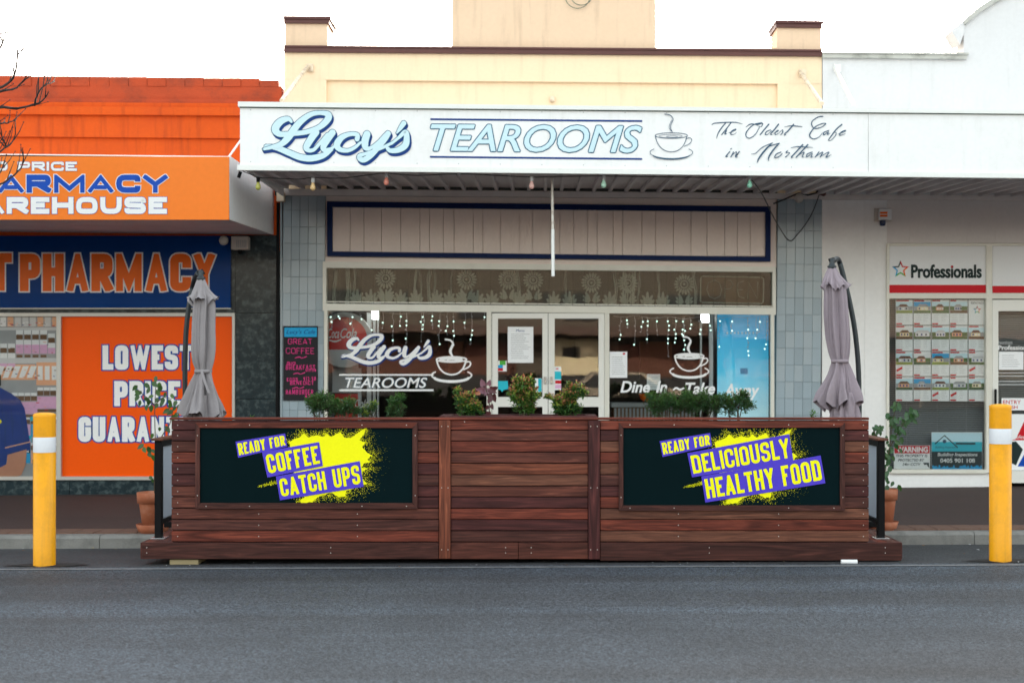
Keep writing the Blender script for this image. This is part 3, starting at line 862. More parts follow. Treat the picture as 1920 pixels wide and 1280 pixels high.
# printed picture of stock shelves and an assistant, behind the left pane
pp = MB(); D = DF - .002
pquad(pp, -292, 593, 105.5, 893, D, L, M['p_grey'])
def pr(x0, y0, x1, y1, m, lf): pquad(pp, x0, y0, x1, y1, D, L, m, lf)
for x0 in range(-280, 100, 14): pr(x0, 594, x0 + 11, 612, M[R.choice(['p_lgrey', 'p_peach', 'p_white'])], .0012)
pr(-292, 614, 105.5, 619, M['p_lgrey'], .001)
for x0 in range(-285, 104, 15):
    y = 619 + (0 if x0 > 25 else 25) + (6 if x0 > 86 else 0)
    pr(x0, y, x0 + 13, y + 9, M['p_white'], .0012); pr(x0 + .5, y + 8, x0 + 12.5, y + 17, M['p_brown'], .0016)
    pr(x0 - .3, y + 18, x0 + 13.5, y + 28, M['p_white'], .0012); pr(x0 - .3, y + 27, x0 + 13.5, y + 44 - (6 if x0 > 86 else 0), M['p_lilac'], .0016); pr(x0 + 1, y + 46, x0 + 12, y + 51, M['p_brown'], .0014)
pr(-292, 671, 105.5, 681, M['p_lgrey'], .002)
pr(-292, 683, 66, 712, M['p_peach'], .0012); pr(68, 679, 105.5, 722, M['p_peach'], .0022)
for x0 in range(-280, 60, 15): ppoly(pp, [(x0, 708), (x0 + 8, 686), (x0 + 19, 686), (x0 + 10, 708)], D, L, M['p_white'], .0026)
for x0 in (71, 84, 97): pr(x0, 686, x0 + 9, 712, M['p_white'], .0030)
pr(-292, 722, 105.5, 734, M['p_grey'], .003)
for x0 in range(-280, 104, 13):
    for y in (781, 830): pr(x0, y, x0 + 11, y + 6, M['p_white'], .0031); pr(x0, y + 5, x0 + 11, y + 13, M['p_brown'], .0034); pr(x0, y + 14, x0 + 12, y + 38, M[R.choice(['p_lilac', 'p_white', 'p_sky', 'p_peach'])], .0031)
for x0 in range(22, 104, 12):
    y = 736 if x0 < 66 else 726
    pr(x0, y, x0 + 11, y + 7, M['p_white'], .0032); pr(x0, y + 6, x0 + 11, y + 15, M['p_brown'], .0036); pr(x0, y + 17, x0 + 12, y + 40, M['p_lilac'], .0032); pr(x0, y + 41, x0 + 12, y + 46, M['p_brown'], .0034)
for k in range(26):
    x0 = R.uniform(46, 98); y0 = R.uniform(780, 880)
    pr(x0, y0, x0 + R.uniform(4, 9), y0 + R.uniform(5, 13), M[R.choice(['p_white', 'p_black', 'p_sky', 'p_red', 'p_lilac', 'p_brown', 'p_cyan'])], .0038 + k * .00012)
for k in range(150):
    x0 = R.uniform(-60, 102); y0 = R.choice([R.uniform(598, 610), R.uniform(640, 662), R.uniform(690, 708), R.uniform(745, 770), R.uniform(776, 884)])
    if x0 < 58 and y0 > 720: continue
    pr(x0, y0, x0 + R.uniform(2, 6), y0 + R.uniform(.8, 1.8), M[R.choice(['p_grey', 'p_brown', 'p_white', 'p_red', 'p_navy', 'p_peach'])], .0072)
part('picture', pp, wf, 'printed picture of shelves of bottles and boxes')
pa = MB()
ppoly(pa, [(-60, 893), (-60, 720), (-20, 724), (0, 726), (22, 738), (38, 750), (46, 765), (50, 790), (56, 828), (57, 843), (30, 851), (13, 856), (9, 893)], D, L, M['p_shirt'], .009)
ppoly(pa, [(14, 852), (50, 842), (48, 870), (40, 890), (30, 893), (-40, 893), (-40, 872), (0, 876), (12, 870)], D, L, M['p_skin'], .010)
ppoly(pa, [(9, 838), (56, 827), (56.4, 829), (9.5, 840.4)], D, L, M['p_peach'], .011)
pdisc(pa, -1, 790, 4, 4, D, L, M['p_yellow'], .0105, 10)
ppoly(pa, [(8, 800), (11, 770), (12.5, 770), (10.5, 838), (8.5, 838)], D, L, M['p_navy'], .0112)
for q in ([(20, 760), (26, 790), (24, 826), (21, 800)], [(38, 770), (44, 800), (47, 824), (41, 800)], [(-10, 740), (4, 752), (6, 790), (0, 760)], [(12, 850), (50, 839), (50, 841), (12, 853)]): ppoly(pa, q, D, L, M['p_navy'], .0108)
ppoly(pa, [(-12, 700), (1, 702), (2, 722), (-4, 727), (-12, 727)], D, L, M['p_black'], .0108)
part('printed_assistant', pa, wf, 'printed arm and blue shirt of an assistant cut off by the picture edge')
gl = MB(); pquad(gl, -292, 593, 105.5, 893, DF - .03, L, M['glass']); part('pane', gl, wf)
# big blue sign over the window
bs = thing('pharmacy_wall_sign', 'deep blue sign with orange pharmacy lettering over the shop window', 'sign', L(216, 509, DF))
part('sign_board', S(rc(-700, 442, 432, 577), DF - .06, DF + .0, M['blue_sign']), bs)
sb = MB()
block(sb, 'PHARMACY', 37, 475.5, 403, 546, 16.5, 5.0, DF - .06, L, M['p_orange'], outline=2.6, om=M['p_white'], rr=.3, lift=.003)
block(sb, 'T', -22, 474.5, 22, 545, 17.5, 5, DF - .06, L, M['p_orange'], outline=2.6, om=M['p_white'], lift=.003)
part('lettering', sb, bs)
part('edge_strip', S([(-700, 577.2), (432, 577.2), (432, 579.2), (-700, 579.2)], DF - .065, DF, M['alu']), bs)
# awning box
D1 = 14.1
pa = thing('pharmacy_awning', 'deep box awning with orange fascia and white end panel', 'awning', L(200, 411, D1))
zt, zb, zw = L(430, 292, D1)[2], L(430, 411, D1)[2], L(470, 440, DF)[2]
x1 = L(429, 350, D1)[0]
a = MB(); slab(a, [(-1500, 411), (429, 412), (429, 294), (-1500, 291)], D1, D1 + .03, L, M['orange_sign']); part('fascia', a, pa)
a = MB(); a.prism([(x1 + .001, 0)] * 0 or [(-16, zt - .012), (x1 - .01, zt - .012), (x1 - .01, zt), (-16, zt)], D1 - CAMD + .031, YF - .11, M['white_sheet']); part('top_sheet', a, pa)
a = MB()
yy0, yy1 = D1 - CAMD + .031, YF - .022
a.add([(-16, yy0, zb), (x1 - .01, yy0, zb), (x1 - .01, yy1, zw), (-16, yy1, zw), (-16, yy0, zb + .02), (x1 - .01, yy0, zb + .02), (x1 - .01, yy1, zw + .02), (-16, yy1, zw + .02)], [(0, 1, 2, 3), (7, 6, 5, 4), (0, 4, 5, 1), (1, 5, 6, 2), (2, 6, 7, 3), (3, 7, 4, 0)], M['soffit']); part('soffit', a, pa)
a = MB()
a.add([(x1 - .008, yy0, zb), (x1 + .004, yy0, zb), (x1 + .004, yy1, zw), (x1 - .008, yy1, zw), (x1 - .008, yy0, zt), (x1 + .004, yy0, zt), (x1 + .004, yy1, zt), (x1 - .008, yy1, zt)], [(0, 1, 2, 3), (7, 6, 5, 4), (0, 4, 5, 1), (1, 5, 6, 2), (2, 6, 7, 3), (3, 7, 4, 0)], M['white_sheet']); part('end_panel', a, pa)
tx = MB()
block(tx, 'PHARMACY', -103, 327.5, 314, 361.5, 10.5, 5, D1, L, M['p_blue'], outline=1.4, om=M['p_white'], rr=.4, lift=.003)
part('lettering', tx, pa); tx = MB()
block(tx, 'WAREHOUSE', -100, 369.5, 313, 401, 9.5, 5, D1, L, M['p_white'], outline=.8, om=M['p_blue'], rr=.4, lift=.003)
part('lettering', tx, pa); tx = MB()
block(tx, 'PRICE', 33, 303.5, 144, 320.5, 4.6, 3.2, D1, L, M['p_white'], outline=.5, om=M['p_blue'], rr=.4, lift=.003)
block(tx, 'D', -8, 303, 14, 320, 4.6, 3.2, D1, L, M['p_white'], outline=.5, om=M['p_blue'], rr=.4, lift=.003)
part('lettering', tx, pa)
st = MB(); st.tube([L(428, 296, D1 + .05), L(452, 262, 15.2), L(478, 222, DF - .06)], .012, M['white_trim'], 6); part('stay_rod', st, pa)
# small fittings
bx = thing('wall_speaker', 'small square beige wall box with a black sensor under the orange awning', 'speaker', L(453, 458, DF))
part('casing', MB().cbox(*[v for v in (L(438, 456, DF)[0], L(470, 456, DF)[0])], YF - .14, YF - .021, L(453, 470, DF)[2], L(453, 445, DF)[2], M['plastic_box'], .008), bx)
g = MB()
for k in range(6): slab(g, rc(443 + k * 3.4, 450, 444.6 + k * 3.4, 464), DF - .147, DF - .139, L, M['p_grey'])
part('grille', g, bx)
part('sensor', MB().sphere(L(450, 472, DF - .09), .03, M['black'], 8), bx)
gl = MB(); gl.sphere(L(419.5, 451, DF - .1), .055, M['frame'], 12)
single('globe_lamp', gl, 'small unlit white globe lamp on the corner of the blue sign', 'lamp', L(419.5, 451, DF - .1))

# ------------------------------------------------------------------ tearoom building
tb = thing('tearoom_building', 'cream rendered tearoom building with maroon copings and two roofline piers', 'building', L(1030, 905, DF))
part('wall', S([(612, 370), (1458, 377), (1458, 152), (612, 146)], DF + .05, DF + .28, M['cream_wall']), tb)
part('parapet_band', S([(533, 149), (1541, 158), (1541, 105), (533, 97)], DF, DF + .049, M['cream_wall']), tb)
part('parapet_band', S([(533, 149), (1541, 158), (1541, 90), (533, 90)], DF + .051, DF + .28, M['cream_wall']), tb)
part('pier', S([(533, 362), (612, 362), (612, 149.3), (533, 149.3)], DF, DF + .28, M['cream_wall']), tb)
part('pier', S([(1458, 366), (1541, 366), (1541, 157.3), (1458, 157.3)], DF, DF + .28, M['cream_wall']), tb)
part('pier_head', S([(534, 86), (614, 87), (614, 40), (534, 40)], DF + .005, DF + .42, M['cream_pier']), tb)
part('pier_head', S([(1457, 94), (1540, 95), (1540, 46), (1457, 46)], DF + .005, DF + .42, M['cream_pier']), tb)
def coping(pts, D0, D1, nm='coping'): part(nm, S(pts, D0, D1, M['coping']), tb)
coping([(532, 97.5), (1541.5, 105.5), (1541.5, 96.5), (532, 88)], DF - .04, DF + .34)
coping([(532, 88), (1541.5, 96.5), (1541.5, 93), (532, 85)], DF - .055, DF + .36)
for (a, b, t) in ((532, 617, 0), (1455, 1541.5, 8)):
    coping([(a, 43 + t), (b, 44 + t), (b, 36 + t), (a, 35 + t)], DF - .03, DF + .46, 'pier_cap'); coping([(a - 1, 35 + t), (b + 3, 36 + t), (b + 3, 31 + t), (a - 1, 30 + t)], DF - .05, DF + .48, 'pier_cap')
part('centre_block', S(rc(847, -230, 1229.5, 91), DF + .01, DF + .42, M['cream_pier']), tb)
part('roof', MB().box(-3.0, 3.3, YF + .3, YF + 9, 4.3, 4.5, M['roof']), tb)
part('back_wall', MB().box(-3.0, 3.3, YF + 8.8, YF + 9, 0, 4.3, M['tan_wall']), tb)
# strips and panels below the awning
part('beam', S([(524, 366), (1541, 373), (1541, 363), (524, 354)], DF - .06, DF + .04, M['beam']), tb)
part('gap_shade', S([(524, 353), (1541, 362.5), (1541, 335), (524, 330)], DF + .02, DF + .04, M['inner_dark']), tb)  # dark strip that paints the shade in the gaps over the beam
part('wall_lining', S([(608.3, 498), (1455.7, 502), (1455.7, 373), (608.3, 366.3)], DF + .02, DF + .2, M['board_cream']), tb)
bd = thing('blank_sign_panel', 'long cream boarded panel in a navy frame above the shopfront', 'sign', L(1029, 430, DF))
T0, T1, B0, B1 = 377, 386, 479, 489.5
NB = 25; edges = [623.5]
while edges[-1] < 1420: edges.append(edges[-1] + R.choice([20, 24, 26, 30, 33, 36, 18]))
edges = [e for e in edges if e < 1424] + [1435]
for i in range(len(edges) - 1):
    a, b = edges[i] + .45, edges[i + 1] - .45
    part('board', S(rc(a, 386, b, 480), DF - .012 + R.uniform(0, .003), DF + .018, M['board_cream']), bd)
for pts in ([(613, 388), (1445, 397.5), (1445, 387), (613, 377.5)], [(613, 480), (1445, 490), (1445, 481.5), (613, 471)], [(613, 471), (623, 471.2), (623, 388.2), (613, 388)], [(1435.5, 481.3), (1445, 481.5), (1445, 397.5), (1435.5, 397.3)]):
    part('frame_rail', S(pts, DF - .04, DF + .018, M['navy']), bd)
# tiles
def pillar(x0, x1, ncol, nrow, y0, pitch):
    ax, bxx, z1 = L(x0, 600, DF)[0], L(x1, 600, DF)[0], L((x0 + x1) / 2, y0, DF)[2]
    part('pillar', MB().box(ax, bxx, YF + .004, YF + .25, 0, z1 + .1, M['grout']), tb)
    w = (bxx - ax) / ncol; h = pitch / 161.6
    me = [MB().cbox(-w / 2 + .0014, w / 2 - .0014, -.006, .006, -h / 2 + .0014, h / 2 - .0014, m, .0014).mesh('tile') for m in M['tile']]
    for i in range(ncol):
        for j in range(nrow):
            zc = z1 - h * (j + .5)
            if zc - h / 2 < 0.05: continue
            inst('tile', R.choice(me), tb, (ax + w * (i + .5), YF - .002, zc), (R.uniform(-.004, .004), 0, R.uniform(-.004, .004)))
pillar(529, 608, 5, 17, 363, 31.2)
pillar(1456, 1540, 5, 17, 370, 31.4)
part('stall_riser', S(rc(608.5, 832, 915, 905), DF + .01, DF + .2, M['grout']), tb)
part('stall_riser', S(rc(1142, 832, 1455.5, 905), DF + .01, DF + .2, M['grout']), tb)
# shopfront frames
fr = MB()
for pts in ([(605, 502), (1455, 510), (1455, 500), (605, 490)], [(605, 582), (1455, 590), (1455, 576.5), (605, 569)], rc(605, 500, 611.5, 571), rc(1448.5, 508, 1455, 578), rc(607.5, 581, 613.5, 832), rc(1445.5, 588, 1452, 832), rc(912.5, 583, 921.5, 905), rc(1134, 585, 1142.5, 905), [(608, 832), (914, 832), (914, 825), (608, 825)], [(1142, 832), (1452, 832), (1452, 825), (1142, 825)]):
    slab(fr, pts, DF - .05 + R.uniform(0, .004), DF + .04, L, M['frame'])
part('shopfront_frame', fr, tb)
# transom louvres
tw = thing('louvre_window', 'long glass louvre transom with lace curtains above the tearoom doors', 'window', L(1030, 535, DF))
n = 38; x0, x1 = 612, 1448
zt, zb = L(1030, 506, DF)[2], L(1030, 574, DF)[2]
w = (L(x1, 540, DF)[0] - L(x0, 540, DF)[0]) / n
pm = MB().box(-w / 2 - .004, w / 2 + .004, -.003, .003, -.2, .2, M['louvre_glass']).mesh('glass_louvre')
cm = MB(); cm.cbox(-w / 2 + .004, w / 2 - .002, -.014, .014, -.012, .012, M['frame'], .003); cmm = cm.mesh('louvre_clip')
for i in range(n):
    px = x0 + (x1 - x0) * (i + .5) / n
    c = L(px, 537 + (px - 1030) * .0105, DF)
    ang = rad(4) + R.uniform(-.02, .02)
    inst('glass_louvre', pm, tw, (c[0], YF, c[2]), (0, 0, ang))
    inst('louvre_clip', cmm, tw, (c[0], YF - .004, c[2] + .207), (0, 0, ang)); inst('louvre_clip', cmm, tw, (c[0], YF - .004, c[2] - .205), (0, 0, ang), (1, 1, .6))
cu = thing('lace_curtain', 'lace net curtain of sunflower motifs behind the louvres', 'curtain', L(960, 500, DF + .14))
mb = MB(); N_ = 260; D = DF + .14
for i in range(N_):
    a = 611 + (1312 - 611) * i / N_; b = 611 + (1312 - 611) * (i + 1) / N_
    ya = lambda q: .012 * math.sin(q * .19) + .01 * math.sin(q * .47 + 1)
    A0, A1 = L(a, 498, D), L(b, 498, D); B1_, B0_ = L(b, 572, D), L(a, 572, D)
    mb.face([(B0_[0], B0_[1] + ya(a), B0_[2]), (B1_[0], B1_[1] + ya(b), B1_[2]), (A1[0], A1[1] + ya(b), A1[2]), (A0[0], A0[1] + ya(a), A0[2])], M['lace'], True)
part('net', mb, cu)
for x_, w_ in ((625, 7), (648, 9), (662, 5), (776, 6), (786, 4), (802, 7), (812, 4), (846, 3), (968, 6), (1060, 4), (1150, 6), (1168, 9), (1184, 8), (1196, 4), (1232, 5), (1300, 6)):
    fo = MB()
    for k in range(3):
        xo = x_ + k * w_ / 3
        pts = [(xo + R.uniform(-1, 1) + 2 * math.sin(yy / 14 + x_), yy) for yy in range(498, 573, 12)]
        for q in range(len(pts) - 1):
            (xa0, ya0), (xb0, yb0) = pts[q], pts[q + 1]
            ppoly(fo, [(xa0, ya0), (xa0 + w_ * .22, ya0), (xb0 + w_ * .22, yb0), (xb0, yb0)], D, L, M['lace2'], .020 + .001 * k)
    part('gathered_fold', fo, cu)
def petal(mb, cx, cy, ang, r0, r1, w, lf, m):
    ca, sa = math.cos(ang), math.sin(ang)
    pts = [(r0, -w * .4), ((r0 + r1) / 2, -w), (r1 * .95, -w * .55), (r1, 0), (r1 * .95, w * .55), ((r0 + r1) / 2, w), (r0, w * .4)]
    ppoly(mb, [(cx + u * ca - v * sa, cy + u * sa + v * ca) for u, v in pts], D, L, m, lf)
for fx, fy, sx in ((723, 522, .7), (875, 524, 1), (953, 524, .5), (1000, 525, 1), (1109, 530, 1), (1177, 531, .55), (1283, 533, 1)):
    fl = MB()
    for k in range(18):
        an = 2 * math.pi * k / 18
        petal(fl, fx, fy, an, 9.5, 19.5, 2.2, .028 + .0004 * (k % 2), M['lace2'])
    pring(fl, fx, fy, 5.5, 5.5, 2.5, D, L, M['lace2'], .029); pdisc(fl, fx, fy, 2.5, 2.5, D, L, M['lace2'], .029, 8)
    for s_ in (-1, 1):
        for k in range(3): petal(fl, fx, fy + 38, -math.pi / 2 + s_ * (.5 + .35 * k), 4, 24 - 3 * k, 3, .0285 + k * .0003, M['lace2'])
    part('flower_motif', fl, cu)
for lx in (670, 695, 724, 751, 780, 819, 842, 865, 896, 922, 974, 1038, 1068, 1143, 1214, 1243):
    fl = MB(); by = 569 + (lx - 1030) * .0095
    for k in range(5): petal(fl, lx, by, -math.pi / 2 + (k - 2) * .5, 2, 24 - 4 * abs(k - 2), 3.2, .028 + k * .0003, M['lace2'])
    petal(fl, lx, by, -math.pi / 2 - 1.25, 2, 13, 2, .028, M['lace2']); petal(fl, lx, by, -math.pi / 2 + 1.25, 2, 13, 2, .028, M['lace2'])
    part('lotus_motif', fl, cu)
on = thing('open_sign', 'unlit neon open sign behind the right end of the louvres', 'sign', L(1373, 543, DF + .1))
part('backing', S(rc(1312, 517, 1434, 571), DF + .12, DF + .125, M['p_brown']), on)
o_ = MB(); D = DF + .1
fp_ = [(1317, 518), (1429, 520), (1432, 523), (1431, 566), (1428, 569), (1316, 567), (1313, 564), (1314, 521), (1317, 518)]
o_.tube([L(x, y, D) for x, y in fp_], .008, M['neon'], 6); part('border_tube', o_, on)
o_ = MB()
for pts in ([(1340, 525), (1328, 530), (1325, 543), (1330, 556), (1340, 560), (1350, 555), (1353, 543), (1349, 530), (1340, 525)], [(1359, 560), (1359, 526), (1370, 526), (1375, 533), (1370, 541), (1360, 542)], [(1395, 527), (1384, 530), (1382, 543), (1386, 556), (1396, 559)], [(1383, 543), (1393, 543)], [(1402, 560), (1403, 528), (1420, 560), (1421, 528)]):
    o_.tube([L(x, y, D) for x, y in pts], .005, M['neon'], 6)
part('letter_tube', o_, on)
# windows
for nm, q, lb in (('shop_window', (613.5, 581, 912.5, 825), 'left tearoom window lettered with name and white teacup'), ('shop_window', (1142.5, 588, 1445.5, 825), 'right tearoom window lettered dine in take away')):
    w_ = thing(nm, lb, 'window', L((q[0] + q[2]) / 2, q[3], DF)); w_g = MB(); slab(w_g, rc(*q), DF - .003, DF + .003, L, M['glass']); part('pane', w_g, w_)
    pm_ = MB(); D = DF - .004; W_ = M['p_white_bright']
    if q[0] < 700: WL = (pm_, w_)
    else: WR = (pm_, w_)
LUCY = [
    [(422, 212, 14), (398, 192, 30), (345, 212, 44), (312, 262, 48), (345, 296, 36), (430, 292, 30), (520, 282, 30), (610, 250, 34), (665, 200, 42), (672, 165, 40), (630, 152, 26), (560, 160, 30), (490, 205, 38), (440, 262, 44), (395, 325, 44), (350, 365, 34), (290, 384, 24), (232, 398, 14)],
    [(250, 380, 26), (320, 388, 34), (400, 420, 38), (480, 452, 40), (560, 460, 40), (640, 440, 34), (698, 402, 12)],
    [(588, 284, 44), (560, 320, 44), (524, 380, 40), (532, 404, 26), (572, 402, 22), (620, 352, 20), (668, 300, 26)],
    [(700, 286, 42), (672, 325, 42), (640, 378, 38), (646, 404, 28), (690, 396, 20), (720, 370, 12)],
    [(868, 330, 30), (868, 300, 26), (820, 296, 26), (765, 318, 36), (732, 362, 42), (745, 396, 32), (800, 408, 24), (850, 388, 20), (892, 352, 14)],
    [(935, 296, 44), (922, 340, 46), (925, 385, 38), (955, 392, 22), (1010, 352, 18), (1060, 300, 20)],
    [(1078, 292, 36), (1050, 335, 38), (1005, 390, 36), (960, 440, 36), (915, 470, 34), (885, 462, 28), (886, 442, 26), (940, 424, 18), (1040, 388, 18), (1110, 352, 16)],
    [(1185, 222, 32), (1160, 258, 24), (1138, 288, 8)],
    [(1100, 362, 14), (1150, 320, 18), (1195, 282, 30), (1205, 320, 36), (1195, 370, 42), (1150, 402, 36), (1095, 408, 28), (1075, 392, 22)],
]
def lucys(mb, o, s, D, conv, fill, edge, shadow, sdx, sdy, eg):
    for k in range(5):
        t = (k + 1) / 5
        for i, st in enumerate(LUCY): brush(mb, st, o, s, D, conv, shadow, .003 + .0002 * i + .0001 * k, grow=eg, dx=sdx * t, dy=sdy * t)
    for i, st in enumerate(LUCY): brush(mb, st, o, s, D, conv, edge, .006 + .0002 * i, grow=eg)
    for i, st in enumerate(LUCY): brush(mb, st, o, s, D, conv, fill, .009 + .0002 * i, grow=1.5)
def cup(mb, o, s, D, conv, m, wk, fillrim=False, lift=.004):
    """teacup drawn in a 235 x 240 box"""
    def B(pts, w, lf=0): brush(mb, [(x, y, w if len((x, y)) and True else w) for x, y in pts], o, s, D, conv, m, lift + lf, n=5)
    el = lambda cx, cy, rx, ry, a0=0, a1=360, k=24: [(cx + rx * math.cos(rad(a0 + (a1 - a0) * i / k)), cy + ry * math.sin(rad(a0 + (a1 - a0) * i / k))) for i in range(k + 1)]
    B(el(115, 115, 86, 15), wk, 0)
    B(el(112, 118, 62, 9), wk * (1.6 if fillrim else .6), .001)
    B(el(118, 120, 30, 4), wk * .5, .002)
    B([(30, 120), (38, 148), (55, 175), (80, 194), (115, 202), (150, 194), (176, 172), (190, 146), (198, 120)], wk * 1.1, .003)
    B([(192, 132), (215, 127), (224, 140), (212, 158), (184, 172)], wk, .004)
    B(el(115, 205, 114, 32, -35, 215), wk * 1.0, .005)
    B(el(115, 215, 100, 26, 15, 165), wk * 1.8, .006)
    B([(80, 0), (108, 6), (124, 28), (112, 58), (112, 78), (120, 96)], wk * 1.2, .007)
    B([(120, 96), (106, 80), (104, 62), (118, 30)], wk * .7, .008)
pm_, w_ = WL; D = DF - .004
# name in the left window: the awning lettering scaled
k = (811 - 638) / (1232 - 220); so = (638 - 220 * k, 0)
lucys(pm_, (638 - 220 * k, 626 - 140 * k * 1.03), 1 / k, D, L, M['p_white_bright'], M['p_navy'], M['p_navy'], 8, 14, 5)
part('name_lettering', pm_, w_, 'white script name with navy shadow')
for y0, y1 in ((701, 704), (729.5, 733)):
    pm_ = MB(); pquad(pm_, 636, y0, 813, y1, D, L, M['p_white_bright'], .004); part('rule_line', pm_, w_)
pm_ = MB(); otext(pm_, 'TEAROOMS', 647, 707.5, 801, 727, D, L, M['p_white_bright'], M['p_teal'], .7, bold=.012, shear=.25); part('tearooms_lettering', pm_, w_)
pm_ = MB(); cup(pm_, (809, 636), 3.05, D, L, M['p_white_bright'], 8.5, True); part('teacup_print', pm_, w_)
pm_, w_ = WR
cup(pm_, (1256, 631), 3.15, D, L, M['p_white_bright'], 8, True); part('teacup_print', pm_, w_)
for tx, a, b, dy in (('Dine', 1163, 1219, 0), ('In', 1230, 1251, 0), ('Take', 1285, 1341, 3), ('Away', 1357, 1424, 5)):
    pm_ = MB(); btext(pm_, tx, a, 714 + dy * 1.0, b, (736 if tx != 'Away' else 746) + dy, D, L, M['p_white_bright'], bold=.025, shear=.25); part('lettering', pm_, w_)
pm_ = MB()
brush(pm_, [(1262, 731, 2.5), (1268, 727, 3.5), (1275, 730, 3.5), (1283, 727, 2.5)], (0, 0), 1, D, L, M['p_white_bright'])
part('swash', pm_, w_)
# doors
def door(x0, x1, gx0, gx1, lb, hx):
    d = thing('shop_door', lb, 'door', L((x0 + x1) / 2, 900, DF))
    f = MB()
    for q in (rc(x0, 587, gx0, 900), rc(gx1, 587, x1, 900), rc(gx0, 587, gx1, 597), rc(gx0, 744, gx1, 762.5), rc(gx0, 880, gx1, 900)):
        slab(f, q, DF - .03 + R.uniform(0, .003), DF + .015, L, M['door_white'])
    part('door_frame', f, d)
    for q in ((gx0, 597, gx1, 744), (gx0, 762.5, gx1, 880)):
        g = MB(); slab(g, rc(*q), DF - .004, DF + .002, L, M['glass']); part('pane', g, d)
    h = MB(); h.cbox(L(hx - 2, 713, DF)[0], L(hx + 2, 713, DF)[0], YF - .06, YF - .03, L(hx, 719, DF)[2], L(hx, 706, DF)[2], M['chrome'], .003); part('handle', h, d)
door(922.5, 1027.3, 933.5, 1017, 'left white double door leaf with a white menu sheet', 1022)
door(1028.3, 1133.5, 1040, 1122.5, 'right white double door leaf with small stickers', 1034)
def paper(name, q, lb, cat, extra, D=DF - .02, lines=0):
    """a sheet fixed to glass: a thin slab with flat print"""
    t = MB(); slab(t, rc(*q), D, D + .0015, L, M['paper'])
    for k in range(lines):
        y = q[1] + (q[3] - q[1]) * (.2 + .72 * k / lines)
        pquad(t, q[0] + (q[2] - q[0]) * .12, y, q[0] + (q[2] - q[0]) * R.uniform(.6, .9), y + .7, D, L, M['p_grey'], .0006)
    if extra: extra(t, D)
    return single(name, t, lb, cat, L((q[0] + q[2]) / 2, q[3], D))
paper('menu_sheet', (952, 612.5, 1000, 680), 'white menu sheet stuck on the left door glass', 'notice', lambda t, D: btext(t, 'Menu', 968, 617, 983, 622, D, L, M['p_navy'], lift=.001), lines=14)
paper('notice_sheet', (1143, 659, 1176, 708), 'white notice sheet at the left edge of the right window', 'notice', lambda t, D: pdisc(t, 1170, 663, 2.5, 2, D, L, M['p_red'], .001, 8), lines=10)
def stk(t, D):
    pquad(t, 934, 684, 943, 690, D, L, M['p_sky'], .001); pquad(t, 934, 690, 943, 695, D, L, M['p_red'], .001); pquad(t, 937, 676, 948, 684, D, L, M['p_green'], .001)
paper('payment_sticker', (934, 676, 950, 696), 'small multicoloured payment sticker on the left door glass', 'sticker', stk)
s_ = MB(); slab(s_, [(931.5, 714), (952, 714), (953, 729), (944, 731), (941.5, 735), (939, 731), (931.5, 729)], DF - .02, DF - .018, L, M['p_cyan'])
single('speech_bubble_sticker', s_, 'cyan speech bubble sticker low on the left door glass', 'sticker', L(941, 735, DF - .02))
paper('door_card', (1003, 709, 1016, 735), 'blue and white card at the right of the left door glass', 'sticker', lambda t, D: (pquad(t, 1009, 709.5, 1015.5, 734, D, L, M['p_cyan'], .001)))
def stk2(t, D):
    pdisc(t, 1044.5, 691, 5, 4, D, L, M['p_white'], .0012, 12); pquad(t, 1042, 690, 1047, 692, D, L, M['p_red'], .0016)
    pquad(t, 1040, 696, 1052, 711, D, L, M['p_cyan'], .0006); pquad(t, 1041, 713, 1052, 719, D, L, M['p_red'], .0008); pquad(t, 1041, 721, 1052, 728, D, L, M['p_lilac'], .0006)
paper('sticker_strip', (1040, 687, 1052, 731), 'column of small cyan and red stickers on the right door glass', 'sticker', stk2)
paper('small_notice', (1213, 701, 1238, 731), 'small white sign standing on the counter behind the right window', 'notice', None, D=DF + .5, lines=5)
# room behind
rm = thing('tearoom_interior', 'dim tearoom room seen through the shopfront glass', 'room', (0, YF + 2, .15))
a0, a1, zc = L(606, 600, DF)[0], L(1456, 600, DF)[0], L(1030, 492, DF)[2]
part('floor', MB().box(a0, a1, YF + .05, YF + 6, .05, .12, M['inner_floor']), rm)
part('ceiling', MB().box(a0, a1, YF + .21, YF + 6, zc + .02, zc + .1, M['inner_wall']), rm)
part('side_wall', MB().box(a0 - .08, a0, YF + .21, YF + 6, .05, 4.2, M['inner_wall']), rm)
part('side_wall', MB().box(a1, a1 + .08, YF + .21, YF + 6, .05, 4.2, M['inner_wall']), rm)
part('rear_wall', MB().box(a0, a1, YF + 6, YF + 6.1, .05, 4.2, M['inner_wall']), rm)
# drinks fridge with the round red sign
fg = thing('drinks_fridge', 'drinks fridge with white posts and a red panel behind the left window', 'fridge', L(660, 860, DF + .9))
f = MB(); D = DF + .75
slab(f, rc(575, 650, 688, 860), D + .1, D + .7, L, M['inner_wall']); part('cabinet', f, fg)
for q in (rc(671, 690, 677, 860), rc(688, 586, 696, 860), rc(699, 600, 704, 860), rc(707, 586, 710, 860)): part('post', S(q, D, D + .06, M['p_lgrey']), fg)
part('shelf', S(rc(590, 675, 672, 678), D, D + .3, M['p_brown']), fg)
f = MB(); slab(f, rc(612, 680, 672, 736), D + .04, D + .05, L, M['p_lgrey']); part('inner_panel', f, fg)
f = MB(); slab(f, rc(628, 738, 671, 800), D - .01, D + .03, L, M['coke']); btext(f, 'Coca-Cola', 632, 748, 690, 764, D - .01, L, M['p_white'], shear=.3, bold=.01); part('red_panel', f, fg)
ck = thing('round_drink_sign', 'round red and white soft drink sign behind the left window', 'sign', L(646, 680, DF + .5))
D = DF + .5; f = MB()
c = L(646, 637, D); k = 32
